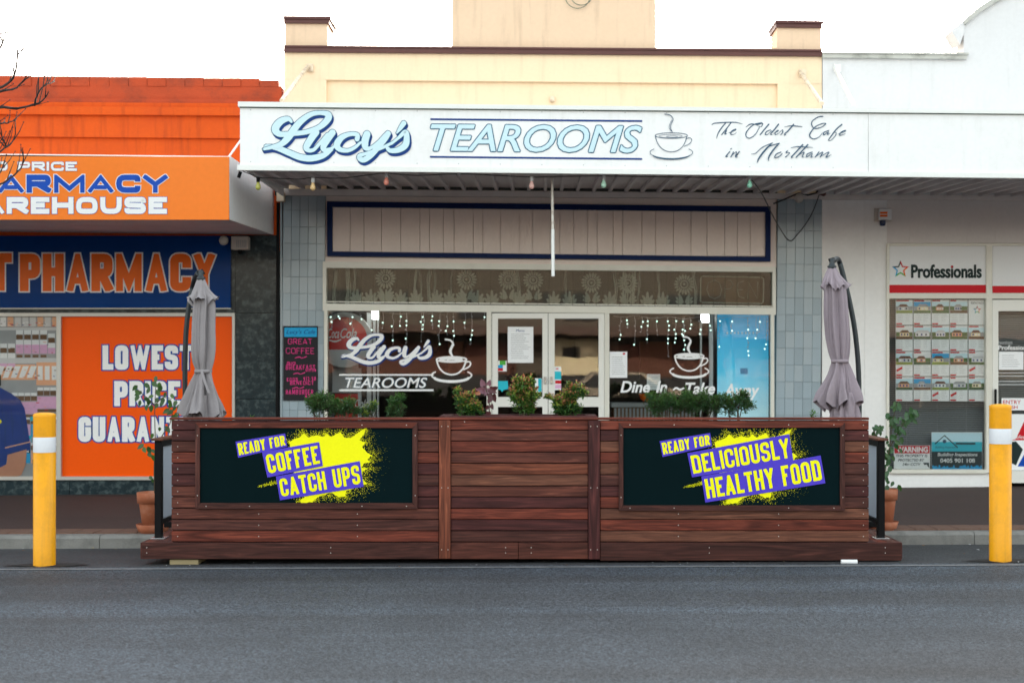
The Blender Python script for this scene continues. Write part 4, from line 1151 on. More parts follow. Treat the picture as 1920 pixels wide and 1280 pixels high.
for (r1, r0, y0) in ((52 / 157, 46 / 157, 0),):
    f.add([(c[0] + rr * math.cos(2 * math.pi * j / k), c[1] + yy, c[2] + rr * math.sin(2 * math.pi * j / k)) for rr, yy in ((r0, -.02), (r1, -.02), (r1, .03)) for j in range(k)], [(q * k + j, q * k + (j + 1) % k, (q + 1) * k + (j + 1) % k, (q + 1) * k + j) for q in (0, 1) for j in range(k)], M['p_lgrey'])
part('rim', f, ck)
f = MB(); pdisc(f, 646, 637, 46, 46, D, L, M['p_lgrey'], 0, 32); part('face', f, ck)
f = MB(); pts = [(646 + 43 * math.cos(rad(a)), 637 + 43 * math.sin(rad(a))) for a in range(155, 386, 10)]
ppoly(f, pts, D, L, M['coke'], .004); part('red_field', f, ck)
f = MB()
for tx, a, b in (('Coca', 615, 636), ('Cola', 638, 669)): btext(f, tx, a, 615, b, 634, D, L, M['p_white'], shear=.35, bold=.012, lift=.008)
brush(f, [(616, 637, 2), (628, 640, 3), (640, 636, 2)], (0, 0), 1, D, L, M['p_white'], lift=.008)
part('lettering', f, ck)
# blue lit drinks cabinet
bc = thing('blue_drinks_cabinet', 'tall back lit sky blue drinks cabinet behind the right window', 'fridge', L(1393, 860, DF + .4))
D = DF + .4
f = MB(); slab(f, rc(1345, 588, 1441, 858), D, D + .004, L, M['fridge_blue']); part('front_panel', f, bc)
f = MB(); slab(f, rc(1344, 586, 1442, 860), D + .006, D + .6, L, M['inner_dark']); part('cabinet', f, bc)
f = MB(); [pquad(f, x_, 622, x_ + 3, 626, D, L, M['p_lblue'], .002) for x_ in range(1362, 1420, 7)]; pquad(f, 1388, 690, 1402, 701, D, L, M['p_sky'], .003); part('print', f, bc)
for q in (rc(1313, 600, 1316, 860), rc(1330, 586, 1337, 860)): part('post', S(q, D, D + .05, M['p_lgrey']), bc)
for i, (q, lb) in enumerate((((697, 571, 708, 598), 'lit lamp box hanging at the top of the left window'), ((1316, 589, 1334, 604), 'lit lamp box at the top of the right window'))):
    t = MB(); slab(t, rc(*q), DF + .45 + i * .05, DF + .55 + i * .05, L, M['tube_lit']); single('lit_lamp', t, lb, 'lamp', L((q[0] + q[2]) / 2, q[1], DF + .5))
ct = thing('counter', 'grey ribbed counter behind the right window', 'counter', L(1200, 860, DF + 1.2))
D = DF + 1.2
part('body', S(rc(1150, 764, 1300, 880), D + .03, D + .5, M['p_brown']), ct); part('top', S(rc(1146, 755, 1304, 763), D, D + .5, M['p_grey']), ct)
for x in range(1152, 1300, 7): part('rib', S(rc(x, 765, x + 4, 880), D + .015, D + .03, M['p_grey']), ct)
b_ = MB(); p = L(1211, 752, D + .1); b_.lathe(p[0], p[1], [(.03, p[2]), (.07, p[2] + .03), (.09, p[2] + .09)], M['p_orange'], 14); single('orange_bowl', b_, 'orange bowl on the counter behind the right window', 'bowl', p)
# picture frames and shelf on the rear wall give the glass something behind it
for x, y, w_, h_, m in ((760, 620, 60, 40, 'tan_wall'), (840, 640, 30, 60, 'p_brown'), (1080, 640, 80, 30, 'tan_wall'), (1200, 640, 60, 70, 'p_brown')):
    fr_ = MB(); slab(fr_, rc(x, y, x + w_, y + h_), DF + 5.8, DF + 5.95, L, M[m]); single('framed_picture', fr_, {760: 'dim wide picture on the back wall left of the doors', 840: 'dim upright picture on the back wall nearest the left door', 1080: 'dim wide picture on the back wall behind the right door', 1200: 'dim squarish picture on the back wall behind the right window'}[x], 'picture', L(x, y, DF + 5.8), group='pictures on the tearoom back wall')
# icicle lights
def icicles(x0, x1, y0, drops, lb):
    t = thing('icicle_lights', lb, 'string lights', L((x0 + x1) / 2, y0, DF + .1)); D = DF + .1
    top = MB(); top.tube([L(x0 + (x1 - x0) * i / 24, y0 + 2 * math.sin(i * 1.3) + (4 * math.sin(math.pi * i / 24)), D) for i in range(25)], .0022, M['wire'], 5); part('cable', top, t)
    bm_ = MB().sphere((0, 0, 0), 1, M['bulb_led'], 6).mesh('bulb'); bo = MB().sphere((0, 0, 0), 1, M['bulb_off'], 6).mesh('bulb')
    for dx, ln_ in drops:
        pts = []; x = dx
        k = max(3, int(ln_ / 8))
        for i in range(k + 1):
            pts.append(L(x + R.uniform(-1.6, 1.6), y0 + 2 + ln_ * i / k, D))
        s_ = MB(); s_.tube(pts, .0022, M['wire'], 4); part('cable', s_, t)
        for i in range(1, k + 1):
            if R.random() < .75:
                lit = R.random() < .55
                p = pts[i]
                inst('bulb', bm_ if lit else bo, t, (p[0] + R.uniform(-.012, .012), p[1] - .01, p[2]), (0, 0, 0), .0088 if lit else .0078)
icicles(615, 912, 583, [(622, 28), (634, 12), (655, 22), (660, 38), (676, 20), (700, 42), (718, 30), (737, 62), (750, 26), (763, 58), (791, 55), (795, 40), (811, 32), (824, 60), (838, 44), (851, 62), (872, 30), (884, 60), (908, 14)], 'string of icicle lights along the top of the left window')
icicles(1150, 1443, 592, [(1163, 42), (1176, 20), (1190, 52), (1204, 28), (1214, 50), (1232, 34), (1253, 74), (1267, 48), (1281, 40), (1283, 70), (1294, 22), (1313, 40), (1333, 50), (1348, 64), (1372, 26), (1402, 80), (1418, 40), (1424, 28), (1437, 60)], 'string of icicle lights along the top of the right window')
# menu chalkboard on the left pillar
cb = thing('menu_chalkboard', 'tall black chalkboard menu with blue header on the tiled pillar', 'chalkboard', L(564, 750, DF - .03))
part('board', S(rc(531, 611, 595.5, 750.5), DF - .03, DF - .009, M['chalkboard']), cb)
part('header', S(rc(533, 614, 594, 631.5), DF - .033, DF - .031, M['p_sky']), cb)
t = MB(); D = DF - .033
btext(t, "Lucy's Cafe", 537, 618, 591, 628, D, L, M['p_navy'], shear=.3, lift=.002)
D = DF - .030
for tx, a, b, c_, d_ in (('GREAT', 540, 585, 635, 645), ('COFFEE', 536, 589, 652, 663), ('BIG', 538, 554, 678, 684), ('BREAKFAST', 536, 591, 684, 693), ('$17.50', 573, 592, 691.5, 696.5), ('EGGS', 538, 558, 708, 715), ('$13-50', 569, 592, 706, 713), ('BENEDICT', 544, 588, 714, 721), ('HAMBURGER', 536, 587, 730, 739), ('$7', 572, 582, 740, 746)):
    block(t, tx, a, c_, b, d_, .95, 1.9, D, L, M['p_pink'], lift=.002, jit=.3)
for x, y in ((553, 669), (550, 699), (548, 726)):
    brush(t, [(x, y + 2, 1), (x + 8, y, 1.6), (x + 13, y + 2, 1), (x + 22, y - 1, 1.5)], (0, 0), 1, D, L, M['p_pink'], lift=.002)
part('lettering', t, cb)
# pipe and boxes beside the left pillar
pi = thing('downpipe', 'dark downpipe in the corner between marble and tile', 'pipe', L(521, 900, DF - .05))
part('pipe', MB().tube([L(521.5, 380, DF - .05), L(519, 925, DF - .05)], .018, M['black'], 8), pi)
part('pale_strip', S(rc(525.3, 366, 528.6, 905), DF - .03, DF + .02, M['tile'][2]), pi)
part('bracket', S(rc(515, 352, 530, 366), DF - .12, DF - .03, M['black']), pi)
jb = MB(); jb.cbox(L(522, 371, DF)[0], L(537, 371, DF)[0], YF - .13, YF - .062, L(529, 380, DF)[2], L(529, 363, DF)[2], M['rust_cream'], .006)
single('junction_box', jb, 'small cream electrical box at the top of the left pipe', 'box', L(529, 371, DF))

# ------------------------------------------------------------------ white awning over tearoom and agency
aw = thing('tearoom_awning', 'long white sheet awning carrying the blue tearoom name', 'awning', L(1000, 325, DC))
def lin(a, b, x): return a + (b - a) * (x - 448) / 1472.0
def aband(x0, x1, t0, t1, b0, b1, Da, Db, m, nm):
    part(nm, S([(x0, lin(b0, b1, x0)), (x1, lin(b0, b1, x1)), (x1, lin(t0, t1, x1)), (x0, lin(t0, t1, x0))], Da, Db, m), aw)
aband(450, 1627.6, 202, 214, 309, 325, DC, DC + .03, M['white_sheet'], 'fascia_sheet')
aband(1628.4, 2500, 202, 214, 309, 325, DC, DC + .03, M['white_sheet'], 'fascia_sheet')
aband(446, 2500, 190.5, 208, 200, 213.5, DC - .03, DC + .06, M['white_trim'], 'top_trim')
aband(449, 2500, 200, 213.5, 202, 215, DC - .012, DC + .04, M['green_line'], 'edge_bead')
aband(444.5, 2500, 309, 324.8, 319, 334, DC - .012, DC + .05, M['white_trim'], 'bottom_trim')
zf, zw2 = 3.485, 3.60
xa, xb = L(450, 320, DC)[0], 9.0
def soff(x0, x1, y0, y1, dz0, dz1, m, nm):
    z = lambda y: zf + (zw2 - zf) * (y - 2.8) / (YF - 2.8)
    mb = MB(); mb.add([(x0, y0, z(y0) + dz0), (x1, y0, z(y0) + dz0), (x1, y1, z(y1) + dz0), (x0, y1, z(y1) + dz0), (x0, y0, z(y0) + dz1), (x1, y0, z(y0) + dz1), (x1, y1, z(y1) + dz1), (x0, y1, z(y1) + dz1)], [(0, 1, 2, 3), (7, 6, 5, 4), (0, 4, 5, 1), (1, 5, 6, 2), (2, 6, 7, 3), (3, 7, 4, 0)], m)
    return part(nm, mb, aw)
soff(xa, xb, 2.81, YF - .065, .045, .055, M['soffit'], 'soffit')
x = xa + .02
while x < xb - .1:
    soff(x, x + .035, 2.81, YF - .065 - .012, .0, .044, M['soffit'], 'soffit_rib'); x += .186
part('end_sheet', MB().box(xa - .006, xa + .006, 2.81, YF - .14, zf + .02, zf + .42, M['white_sheet']), aw)
part('top_sheet', MB().box(xa + .008, xb, 2.82, YF - .06, zf + .40, zf + .41, M['white_sheet']), aw)
t = MB(); D = DC
lucys(t, (430, 170), 3.623, D, L, M['p_lblue'], M['p_teal'], M['p_navy'], 9, 17, 5.4)
def tline(x0, x1, ya, yb, m, w=2.4):
    ppoly(t, [(x0, ya), (x1, yb), (x1, yb + w), (x0, ya + w)], D, L, m, .004)
tline(807, 1204, 222, 225.5, M['p_navy'], 3.4); tline(806, 1204, 292.5, 296.5, M['p_navy'], 3.4)
part('name_lettering', t, aw, 'pale blue script name outlined in blue')
t = MB(); cv = lambda x, y, D_: L(x, y + (x - 1005) * .0085, D_)
otext(t, 'TEAROOMS', 808, 235, 1202.5, 284.5, D, cv, M['p_lblue'], M['p_teal'], 2.5, fw=.8, shear=.28, spacing=.98)
part('tearooms_lettering', t, aw, 'pale blue italic capitals with a teal outline')
t = MB(); cup(t, (1218.5, 214), 2.85, D, L, M['p_script'], 3.2, False); part('teacup_print', t, aw)
t = MB()
SCR = [
 [(95, 218, 5), (130, 200, 9), (270, 190, 9), (380, 190, 8), (458, 208, 3)], [(262, 195, 8), (215, 250, 10), (170, 320, 9), (150, 385, 4)],
 [(325, 192, 9), (275, 260, 9), (212, 338, 8)], [(215, 330, 4), (262, 280, 6), (268, 290, 9), (250, 330, 9), (275, 325, 3)], [(300, 315, 4), (375, 285, 5), (378, 270, 8), (330, 300, 10), (325, 335, 8), (365, 330, 4), (388, 310, 3)],
 [(505, 245, 4), (560, 210, 9), (640, 215, 8), (700, 200, 9), (690, 240, 5), (655, 235, 3), (620, 210, 3)], [(690, 195, 8), (600, 215, 8), (520, 290, 9), (503, 350, 8), (545, 380, 8), (610, 340, 7), (655, 270, 6), (665, 235, 3)],
 [(778, 212, 10), (725, 275, 10), (675, 338, 9)], [(800, 278, 6), (752, 300, 8), (735, 332, 8), (760, 336, 6), (812, 290, 5)], [(895, 212, 11), (850, 270, 10), (800, 330, 9), (822, 334, 3)],
 [(830, 322, 3), (888, 296, 5), (888, 284, 7), (856, 312, 8), (858, 338, 7), (900, 318, 3)], [(900, 318, 3), (942, 278, 5), (944, 310, 8), (920, 340, 6)], [(1075, 215, 11), (1020, 280, 10), (965, 335, 9), (985, 340, 3)], [(965, 245, 3), (1040, 230, 7), (1120, 235, 7), (1178, 240, 4)],
 [(1425, 118, 9), (1370, 125, 8), (1300, 175, 8), (1295, 225, 8), (1330, 262, 8), (1400, 250, 7), (1455, 215, 8), (1455, 200, 7), (1410, 205, 7)], [(1430, 200, 6), (1340, 240, 8), (1275, 320, 10), (1275, 365, 9), (1320, 388, 8), (1380, 365, 6), (1425, 310, 3)],
 [(1500, 285, 6), (1440, 310, 9), (1440, 340, 8), (1495, 300, 5), (1480, 335, 9), (1510, 320, 3)], [(1655, 215, 11), (1590, 270, 10), (1530, 350, 9), (1495, 400, 6), (1530, 400, 5), (1580, 345, 6), (1585, 310, 5), (1550, 315, 4)], [(1610, 330, 4), (1690, 300, 5), (1695, 285, 8), (1645, 310, 10), (1630, 345, 8), (1700, 325, 3)],
 [(310, 540, 9), (262, 600, 9), (290, 595, 3)], [(322, 510, 9), (332, 502, 7)], [(355, 545, 9), (322, 605, 8)], [(325, 595, 4), (390, 540, 6), (378, 600, 9), (425, 540, 9)], [(425, 540, 9), (380, 605, 8), (405, 600, 3)],
 [(568, 568, 3), (620, 560, 6), (700, 490, 7), (820, 435, 6)], [(820, 435, 9), (735, 520, 14), (660, 620, 13), (640, 670, 5)], [(690, 570, 5), (780, 480, 7), (905, 440, 8)], [(905, 440, 8), (840, 510, 13), (780, 600, 12), (775, 650, 5)],
 [(925, 545, 8), (870, 570, 9), (850, 610, 8), (900, 600, 7), (940, 560, 5), (920, 590, 5)], [(1005, 530, 8), (985, 550, 9), (1030, 555, 5), (980, 605, 9)], [(1185, 458, 12), (1110, 540, 11), (1050, 605, 10), (1070, 610, 3)], [(1040, 495, 3), (1120, 480, 7), (1230, 485, 7), (1305, 490, 3)],
 [(1245, 458, 12), (1170, 540, 10), (1105, 610, 9)], [(1110, 600, 4), (1200, 545, 7), (1180, 600, 9), (1200, 605, 3)], [(1300, 545, 7), (1240, 570, 9), (1235, 605, 8), (1300, 560, 5), (1285, 605, 9), (1310, 600, 3)],
 [(1380, 545, 9), (1335, 605, 8)], [(1340, 600, 4), (1425, 545, 8), (1395, 605, 9)], [(1400, 598, 4), (1500, 545, 8), (1465, 608, 9), (1530, 575, 3)],
]
for a_, b_ in ((0, 5), (5, 14), (14, 18), (18, 23), (23, len(SCR))):
    t = MB()
    for i in range(a_, b_): brush(t, SCR[i], (1320, 200), 6.4, D, L, M['p_script'], .003 + .0003 * i, n=5, wscale=1.4)
    part('script_lettering', t, aw)
sc = MB()
for x in list(range(470, 1600, 78)):
    for y0, y1 in ((206, 217), (303, 318)):
        pdisc(sc, x, lin(y0, y1, x), .9, .9, DC, L, M['p_grey'], .003, 6)
part('rivets', sc, aw, kind='stuff')
for (a, b) in (((577, 125, DF - .01), (528, 189, DC + .25)), ((1500, 135, DF - .01), (1541, 194, DC + .25)), ((1565, 126, DF - .01), (1600, 196, DC + .25))):
    m_ = M['rust_cream'] if a[0] < 1550 else M['white_trim']
    s_ = MB(); s_.tube([L(*a), L(*b)], .022, m_, 10); s_.box(L(a[0] + 3, a[1], DF)[0] - .03, L(a[0] + 3, a[1], DF)[0] + .05, YF - .03, YF, L(*a)[2] - .06, L(*a)[2] + .03, m_); part('stay_rod', s_, aw)
# hanging rod
hr = thing('hanging_rod', 'white steel rod hanging down from the tearoom awning', 'rod', L(1037, 333, 14.4))
part('upper_rod', MB().tube([L(1035, 334, 14.4), L(1036.5, 430, 14.4)], .0135, M['rust'], 10), hr)
part('lower_rod', MB().tube([L(1036.5, 430, 14.4), L(1037, 518, 14.4)], .018, M['white_trim'], 10), hr)
# festoon
fs = thing('festoon_lights', 'festoon cable of coloured bulbs under the tearoom awning edge', 'string lights', L(1000, 325, DC + .12))
D = DC + .15
cab = [(455, 321), (470, 327), (484, 333), (510, 334), (560, 336), (586, 333), (640, 334), (700, 327), (724, 325), (780, 329), (861, 326), (930, 329), (997, 332), (1060, 331), (1132, 330), (1250, 332), (1340, 333), (1405, 332)]
cc = catmull([(x, y, 1) for x, y in cab], 5)
m_ = MB(); m_.tube([L(x, y, D) for x, y, _ in cc], .005, M['cable'], 6); part('cable', m_, fs)
m_ = MB(); cc = catmull([(1405, 332, 1), (1428, 362, 1), (1452, 410, 1), (1478, 450, 1), (1495, 440, 1), (1520, 405, 1), (1535, 368, 1), (1541, 348, 1)], 5)
m_.tube([L(x, y, DC + .2 + (DF - .1 - DC - .2) * min(1, i / 18)) for i, (x, y, _) in enumerate(cc)], .006, M['cable'], 6); part('cable', m_, fs)
for px, py, c_, blk in ((586.8, 336, 'yellow', 0), (724.5, 326, 'red', 0), (861, 324, 'clear', 0), (997, 333, 'pink', 0), (1132, 331, 'green', 0), (1405.6, 331, 'mint', 0), (484, 335, 'olive', 1), (1578, 330, 'clear', 0)):
    p = L(px, py, D)
    so_ = MB(); so_.lathe(p[0], p[1], [(.012, p[2] + .012), (.018, p[2] + .008), (.018, p[2] - .035), (.012, p[2] - .037)], M['black'] if blk else M['p_lgrey'], 10); ob = part('socket', so_, fs)
    if c_ == 'clear': continue
    b_ = MB(); b_.lathe(p[0], p[1], [(.012, p[2] - .034), (.015, p[2] - .046), (.025, p[2] - .072), (.027, p[2] - .09), (.02, p[2] - .108), (.001, p[2] - .116)], M['b_' + c_], 14)
    ob2 = part('bulb', b_, fs, c_ + ' glass bulb')
p = L(451, 322, D); so_ = MB(); so_.tube([(p[0], p[1], p[2]), (p[0] - .02, p[1], p[2] - .06)], .018, M['black'], 8); part('socket', so_, fs)
# cctv camera and hook at the right
cc_ = thing('dome_camera', 'round off white camera on black cables above the right tile pillar', 'camera', L(1498, 370, DF - .1))
c_ = L(1498, 371, DF - .12)
f = MB(); f.sphere(c_, .055, M['plastic_box'], 10, sz=1.1); part('dome', f, cc_)
f = MB(); f.tube([L(1450, 382, DF - .1), L(1475, 372, DF - .12), L(1498, 362, DF - .14), L(1515, 366, DF - .12), L(1530, 362, DF - .1), L(1540, 348, DF - .1)], .009, M['cable'], 7); part('cable', f, cc_)
hk = thing('hook_bracket', 'dark metal hook bracket at the right end of the tearoom soffit', 'bracket', L(1540, 345, DF - .15))
f = MB(); f.tube([L(1540, 344, DF - .16), L(1541, 366, DF - .16)], .02, M['coping'], 8); part('post', f, hk)
f = MB(); f.sphere(L(1544, 363, DF - .16), .032, M['coping'], 8); part('knob', f, hk)

# ------------------------------------------------------------------ agency (right)
ag = thing('agency_building', 'white painted agency building with a curved gable at the right', 'building', L(1760, 912, DF))
D0 = DF - .004
arc = [(1807, 62), (1807, 50), (1825, 33), (1845, 18), (1870, 2), (1900, -14), (1940, -30), (2000, -42), (2080, -46), (2160, -42), (2220, -30), (2260, -14), (2300, 8), (2345, 40), (2345, 112), (2900, 116), (2900, 380), (1542.5, 372), (1542.5, 108), (1807, 112)]
part('wall', S(arc, D0, DF + .28, M['white_wall']), ag)
part('coping', S([(1542.5, 108), (1813, 111), (1813, 103), (1542.5, 100)], DF - .05, DF + .3, M['grimy_coping']), ag)
part('coping', S([(1542.5, 99.8), (1817, 102.8), (1817, 99), (1542.5, 97.5)], DF - .07, DF + .32, M['grimy_coping']), ag)
outer = [(1807, 39), (1836, 13), (1856, 0), (1890, -20), (1935, -38), (2000, -51), (2080, -55), (2160, -51), (2230, -36), (2300, -2), (2350, 36)]
inner = [(1809, 47), (1838, 23), (1862, 8), (1895, -10), (1938, -27), (2000, -40), (2080, -44), (2160, -40), (2225, -27), (2295, 8), (2345, 46)]
for i in range(len(outer) - 1):
    part('gable_coping', S([inner[i], inner[i + 1], outer[i + 1], outer[i]], DF - .05, DF + .3, M['grimy_coping']), ag)
part('kneeler', S([(1784, 57), (1807, 39), (1809, 47), (1808, 62), (1800, 84)], DF - .03, DF + .28, M['white_wall']), ag)
part('roof', MB().box(3.32, 16, YF + .29, YF + 9, 4.2, 4.4, M['roof']), ag)
part('back_wall', MB().box(3.32, 16, YF + 8.8, YF + 9, 0, 4.2, M['tan_wall']), ag)
part('side_wall', MB().box(16, 16.2, YF, YF + 9, 0, 4.6, M['tan_wall']), ag)
part('wall_panel', S(rc(1541.5, 366, 1620.7, 908), DF - .012, DF + .2, M['lower_white']), ag)
part('wall_panel', S(rc(1621, 368, 1663, 908), DF - .012, DF + .2, M['lower_white']), ag)
for a, b in ((1663.2, 1705.8), (1706, 1758.8), (1759, 1812.8), (1813, 1866.8), (1867, 1925.8), (1926, 2000)): part('wall_panel', S(rc(a, 371, b, 456), DF - .012, DF + .2, M['shaded_wall']), ag)
part('stall_riser', S(rc(1541, 884, 1858, 925), DF - .008, DF + .1, M['lower_white']), ag)
part('wall_panel', S(rc(2000, 371, 2900, 930), DF - .012, DF + .2, M['white_wall']), ag)
part('beam', S([(1541, 374), (2900, 380), (2900, 371), (1541, 364)], DF - .06, DF - .02, M['beam']), ag)
aw_ = thing('agency_window', 'aluminium framed agency window with a header panel and grey blinds', 'window', L(1757, 885, DF))
f = MB()
for q in (rc(1663, 456.5, 2000, 461), rc(1663, 461, 1667.5, 886), rc(1849.5, 461, 1860.5, 886), rc(1667.5, 549.5, 1849.5, 559.5), rc(1860.5, 549.5, 2000, 560), rc(1667.5, 880, 1849.5, 887)):
    slab(f, q, DF - .055 + R.uniform(0, .003), DF + .03, L, M['frame'])
part('window_frame', f, aw_)
g = MB(); slab(g, rc(1667.5, 559.5, 1849.5, 880), DF - .003, DF + .003, L, M['glass']); part('pane', g, aw_)
bl = MB(); y = 561
while y < 880:
    a_, b_2 = L(1668, y, DF + .16), L(1849, y + 1.9, DF + .16)
    bl.add([(a_[0], a_[1] - .01, a_[2]), (b_2[0], a_[1] - .01, a_[2]), (b_2[0], a_[1] + .008, a_[2] - .021), (a_[0], a_[1] + .008, a_[2] - .021)], [(0, 1, 2, 3)], M['blind'])
    y += 4.1
part('blind_slats', bl, aw_, kind='stuff')
f = MB()
for x in (1700, 1757, 1812): f.tube([L(x, 561, DF + .145), L(x, 879, DF + .145)], .002, M['p_grey'], 4)
part('blind_cord', f, aw_)
part('room_back', MB().box(L(1668, 700, DF)[0] - .1, 6.5, YF + .5, YF + .6, 0, 3, M['inner_dark']), aw_)
sg = thing('agency_header_sign', 'white sign panel with a rainbow star and red band above the window', 'sign', L(1757, 505, DF))
for q in ((1667.8, 461.3, 1849.3, 549.2), (1860.8, 461.3, 2000, 549.2)):
    f = MB(); slab(f, rc(*q), DF - .03, DF - .02, L, M['p_white']); part('panel', f, sg)
    f = MB(); slab(f, rc(q[0], 534 + (2 if q[0] > 1850 else 0), q[2], 549), DF - .033, DF - .0305, L, M['p_red']); part('red_band', f, sg)
t = MB(); D = DF - .03
otext(t, 'Professionals', 1709, 496.5, 1840, 520.5, D, L, M['p_black'], M['p_black'], .9, bold=.008, lift=.0012)
pdisc(t, 1785, 500, 2.2, 2.2, D, L, M['p_red'], .009, 10)
def star(t, cx, cy, r, D, lf):
    cols_ = ['p_red', 'p_orange', 'p_green', 'p_sky', 'p_black']
    for k in range(5):
        a = -math.pi / 2 + 2 * math.pi * k / 5
        P_ = lambda rr, an: (cx + rr * math.cos(an), cy + rr * math.sin(an))
        ppoly(t, [P_(r, a), P_(r * .45, a + .63), P_(r * .30, a + .63), P_(r * .62, a)], D, L, M[cols_[k]], lf)
        ppoly(t, [P_(r, a), P_(r * .62, a), P_(r * .30, a - .63), P_(r * .45, a - .63)], D, L, M[cols_[(k + 4) % 5]], lf + .0005)
star(t, 1688.5, 505, 17, D, .003)
part('lettering', t, sg)
# listings
ls = thing('listing_display', 'window display of property listing sheets in a five by four grid', 'display', L(1763, 752, DF + .05))
cx_ = [(1679.5, 1711.5), (1713, 1745.5), (1747, 1780), (1781, 1814.5), (1816, 1848.5)]; ry_ = [(562, 609), (610.5, 658), (659, 705), (706.5, 752)]
for j, (y0, y1) in enumerate(ry_):
    for i, (x0, x1) in enumerate(cx_):
        D = DF + .03
        mb = MB(); slab(mb, rc(x0, y0, x1, y1), D, D + .003, L, M['paper'])
        if (i, j) == (4, 0):
            btext(mb, 'RENTALS', x0 + 5, y0 + 4, x1 - 4, y0 + 8, D, L, M['p_black'], lift=.001); star(mb, (x0 + x1) / 2, y0 + 19, 8, D, .001)
            part('listing_sheet', mb, ls, 'sheet headed rentals with a star'); continue
        for k in range(5):
            yy = y0 + (y1 - y0) * .58 + k * 3.2
            pquad(mb, x0 + 3, yy, x0 + R.uniform(12, 15), yy + .9, D, L, M['p_lgrey'], .001); pquad(mb, x0 + 18, yy, x0 + R.uniform(24, 30), yy + .9, D, L, M['p_lgrey'], .001)
        pquad(mb, x0 + 1, y1 - 3.5, x0 + 12, y1 - .8, D, L, M['p_red'], .001); pquad(mb, x0 + 1, y0 + .5, x0 + R.uniform(10, 26), y0 + 3, D, L, M['p_red'], .001)
        if (i, j) in ((0, 2), (4, 2), (2, 3), (3, 3)):
            ppoly(mb, [(x0 + 1, y1 - 12), (x0 + 12, y1 - 18), (x0 + 13, y1 - 14), (x0 + 2, y1 - 8)], D, L, M['p_red'], .0015)
        s_ = part('listing_sheet', mb, ls)
        ph_ = MB(); h = (y1 - y0) * .46; ya = y0 + 3.5
        sk, hs, rf, lw = R.choice(['p_lblue', 'p_lblue', 'p_white', 'p_sky']), R.choice(['p_peach', 'p_white', 'p_lgrey', 'bright_wall']), R.choice(['p_brown', 'p_grey', 'p_lgrey', 'terra_wall']), R.choice(['leaf_m', 'leaf_y', 'leaf_d', 'p_brown'])
        pquad(ph_, x0 + .5, ya, x1 - .5, ya + h * .4, D, L, M[sk], .001)
        pquad(ph_, x0 + .5, ya + h * .4, x1 - .5, ya + h * .75, D, L, M['leaf_m'] if R.random() < .6 else M['p_grey'], .001)
        a = R.uniform(2, 9); b = R.uniform(20, 30)
        pquad(ph_, x0 + a, ya + h * .42, x0 + b, ya + h * .76, D, L, M[hs], .0014)
        ppoly(ph_, [(x0 + a - 1, ya + h * .45), (x0 + b + 1, ya + h * .45), (x0 + b - 3, ya + h * .22), (x0 + a + 4, ya + h * .22)], D, L, M[rf], .0018)
        for k in range(3):
            xq = x0 + a + 2 + k * (b - a) / 3.2; pquad(ph_, xq, ya + h * .52, xq + 3, ya + h * .68, D, L, M[R.choice(['p_navy', 'p_white', 'p_black'])], .0022)
        pquad(ph_, x0 + .5, ya + h * .76, x1 - .5, ya + h, D, L, M[lw], .001)
        part('photo', ph_, s_)
def warn(t, D):
    pquad(t, 1677, 835, 1743, 849.5, D, L, M['p_red'], .0008); btext(t, 'WARNING', 1681, 837, 1740, 847.5, D, L, M['p_white_bright'], bold=.04, lift=.0016)
    for tx, a, b, y in (('THIS PROPERTY IS', 1680, 1739, 851.5), ('PROTECTED BY', 1684, 1733, 859.5), ('24hr CCTV', 1692, 1726, 867.5)): btext(t, tx, a, y, b, y + 5, D, L, M['p_black'], bold=.02, shear=.15, lift=.0012)
    ppoly(t, [(1731, 867), (1742, 867), (1742, 870), (1733, 871)], D, L, M['p_black'], .0012); ppoly(t, [(1738, 870), (1742, 870), (1743, 877), (1739, 873)], D, L, M['p_black'], .0014)
paper('warning_sign', (1676, 834.5, 1744, 878.5), 'white and red property surveillance warning sign low in the agency window', 'sign', warn, D=DF + .02)
def insp(t, D):
    pquad(t, 1747, 828, 1841.5, 846, D, L, M['p_cyan'], .0006); pquad(t, 1747, 846, 1841.5, 879, D, L, M['p_black'], .0010)
    pquad(t, 1747, 811, 1841.5, 829, D, L, M['p_lblue'], .0004)
    brush(t, [(1753, 832, 2.2), (1771, 816, 2.2), (1796, 839, 2.2)], (0, 0), 1, D, L, M['p_black'], lift=.0016, n=1)
    pdisc(t, 1771, 827, 3.5, 3.5, D, L, M['p_script'], .002, 10); btext(t, 'Building Inspections', 1754, 836, 1795, 841, D, L, M['p_black'], lift=.002, shear=.2)
    pquad(t, 1792, 829.5, 1829, 833, D, L, M['p_black'], .0014)
    btext(t, 'Building Inspections', 1758, 848.5, 1833, 856.5, D, L, M['p_white_bright'], bold=.015, shear=.2, lift=.002)
    btext(t, '0405 901 108', 1763, 859, 1828, 867, D, L, M['p_white_bright'], bold=.02, lift=.002)
    x = 1748
    while x < 1840:
        h = R.uniform(2, 8); pquad(t, x, 879 - h, x + 3, 879, D, L, M['p_sky'], .0018); x += 3
paper('inspection_sign', (1746.5, 810, 1842, 879.5), 'teal and navy building inspections sign low in the agency window', 'sign', insp, D=DF + .018)
dr = thing('agency_door', 'white agency door at the right edge of the picture', 'door', L(1920, 905, DF))
f = MB()
for q in (rc(1861, 562, 1872, 905), rc(1872, 562, 2000, 583), rc(1872, 882, 2000, 905)): slab(f, q, DF - .045, DF + .02, L, M['door_white'])
part('door_frame', f, dr)
g = MB(); slab(g, rc(1872, 583, 2000, 882), DF - .003, DF + .003, L, M['glass']); part('pane', g, dr)
bl = MB(); y = 586
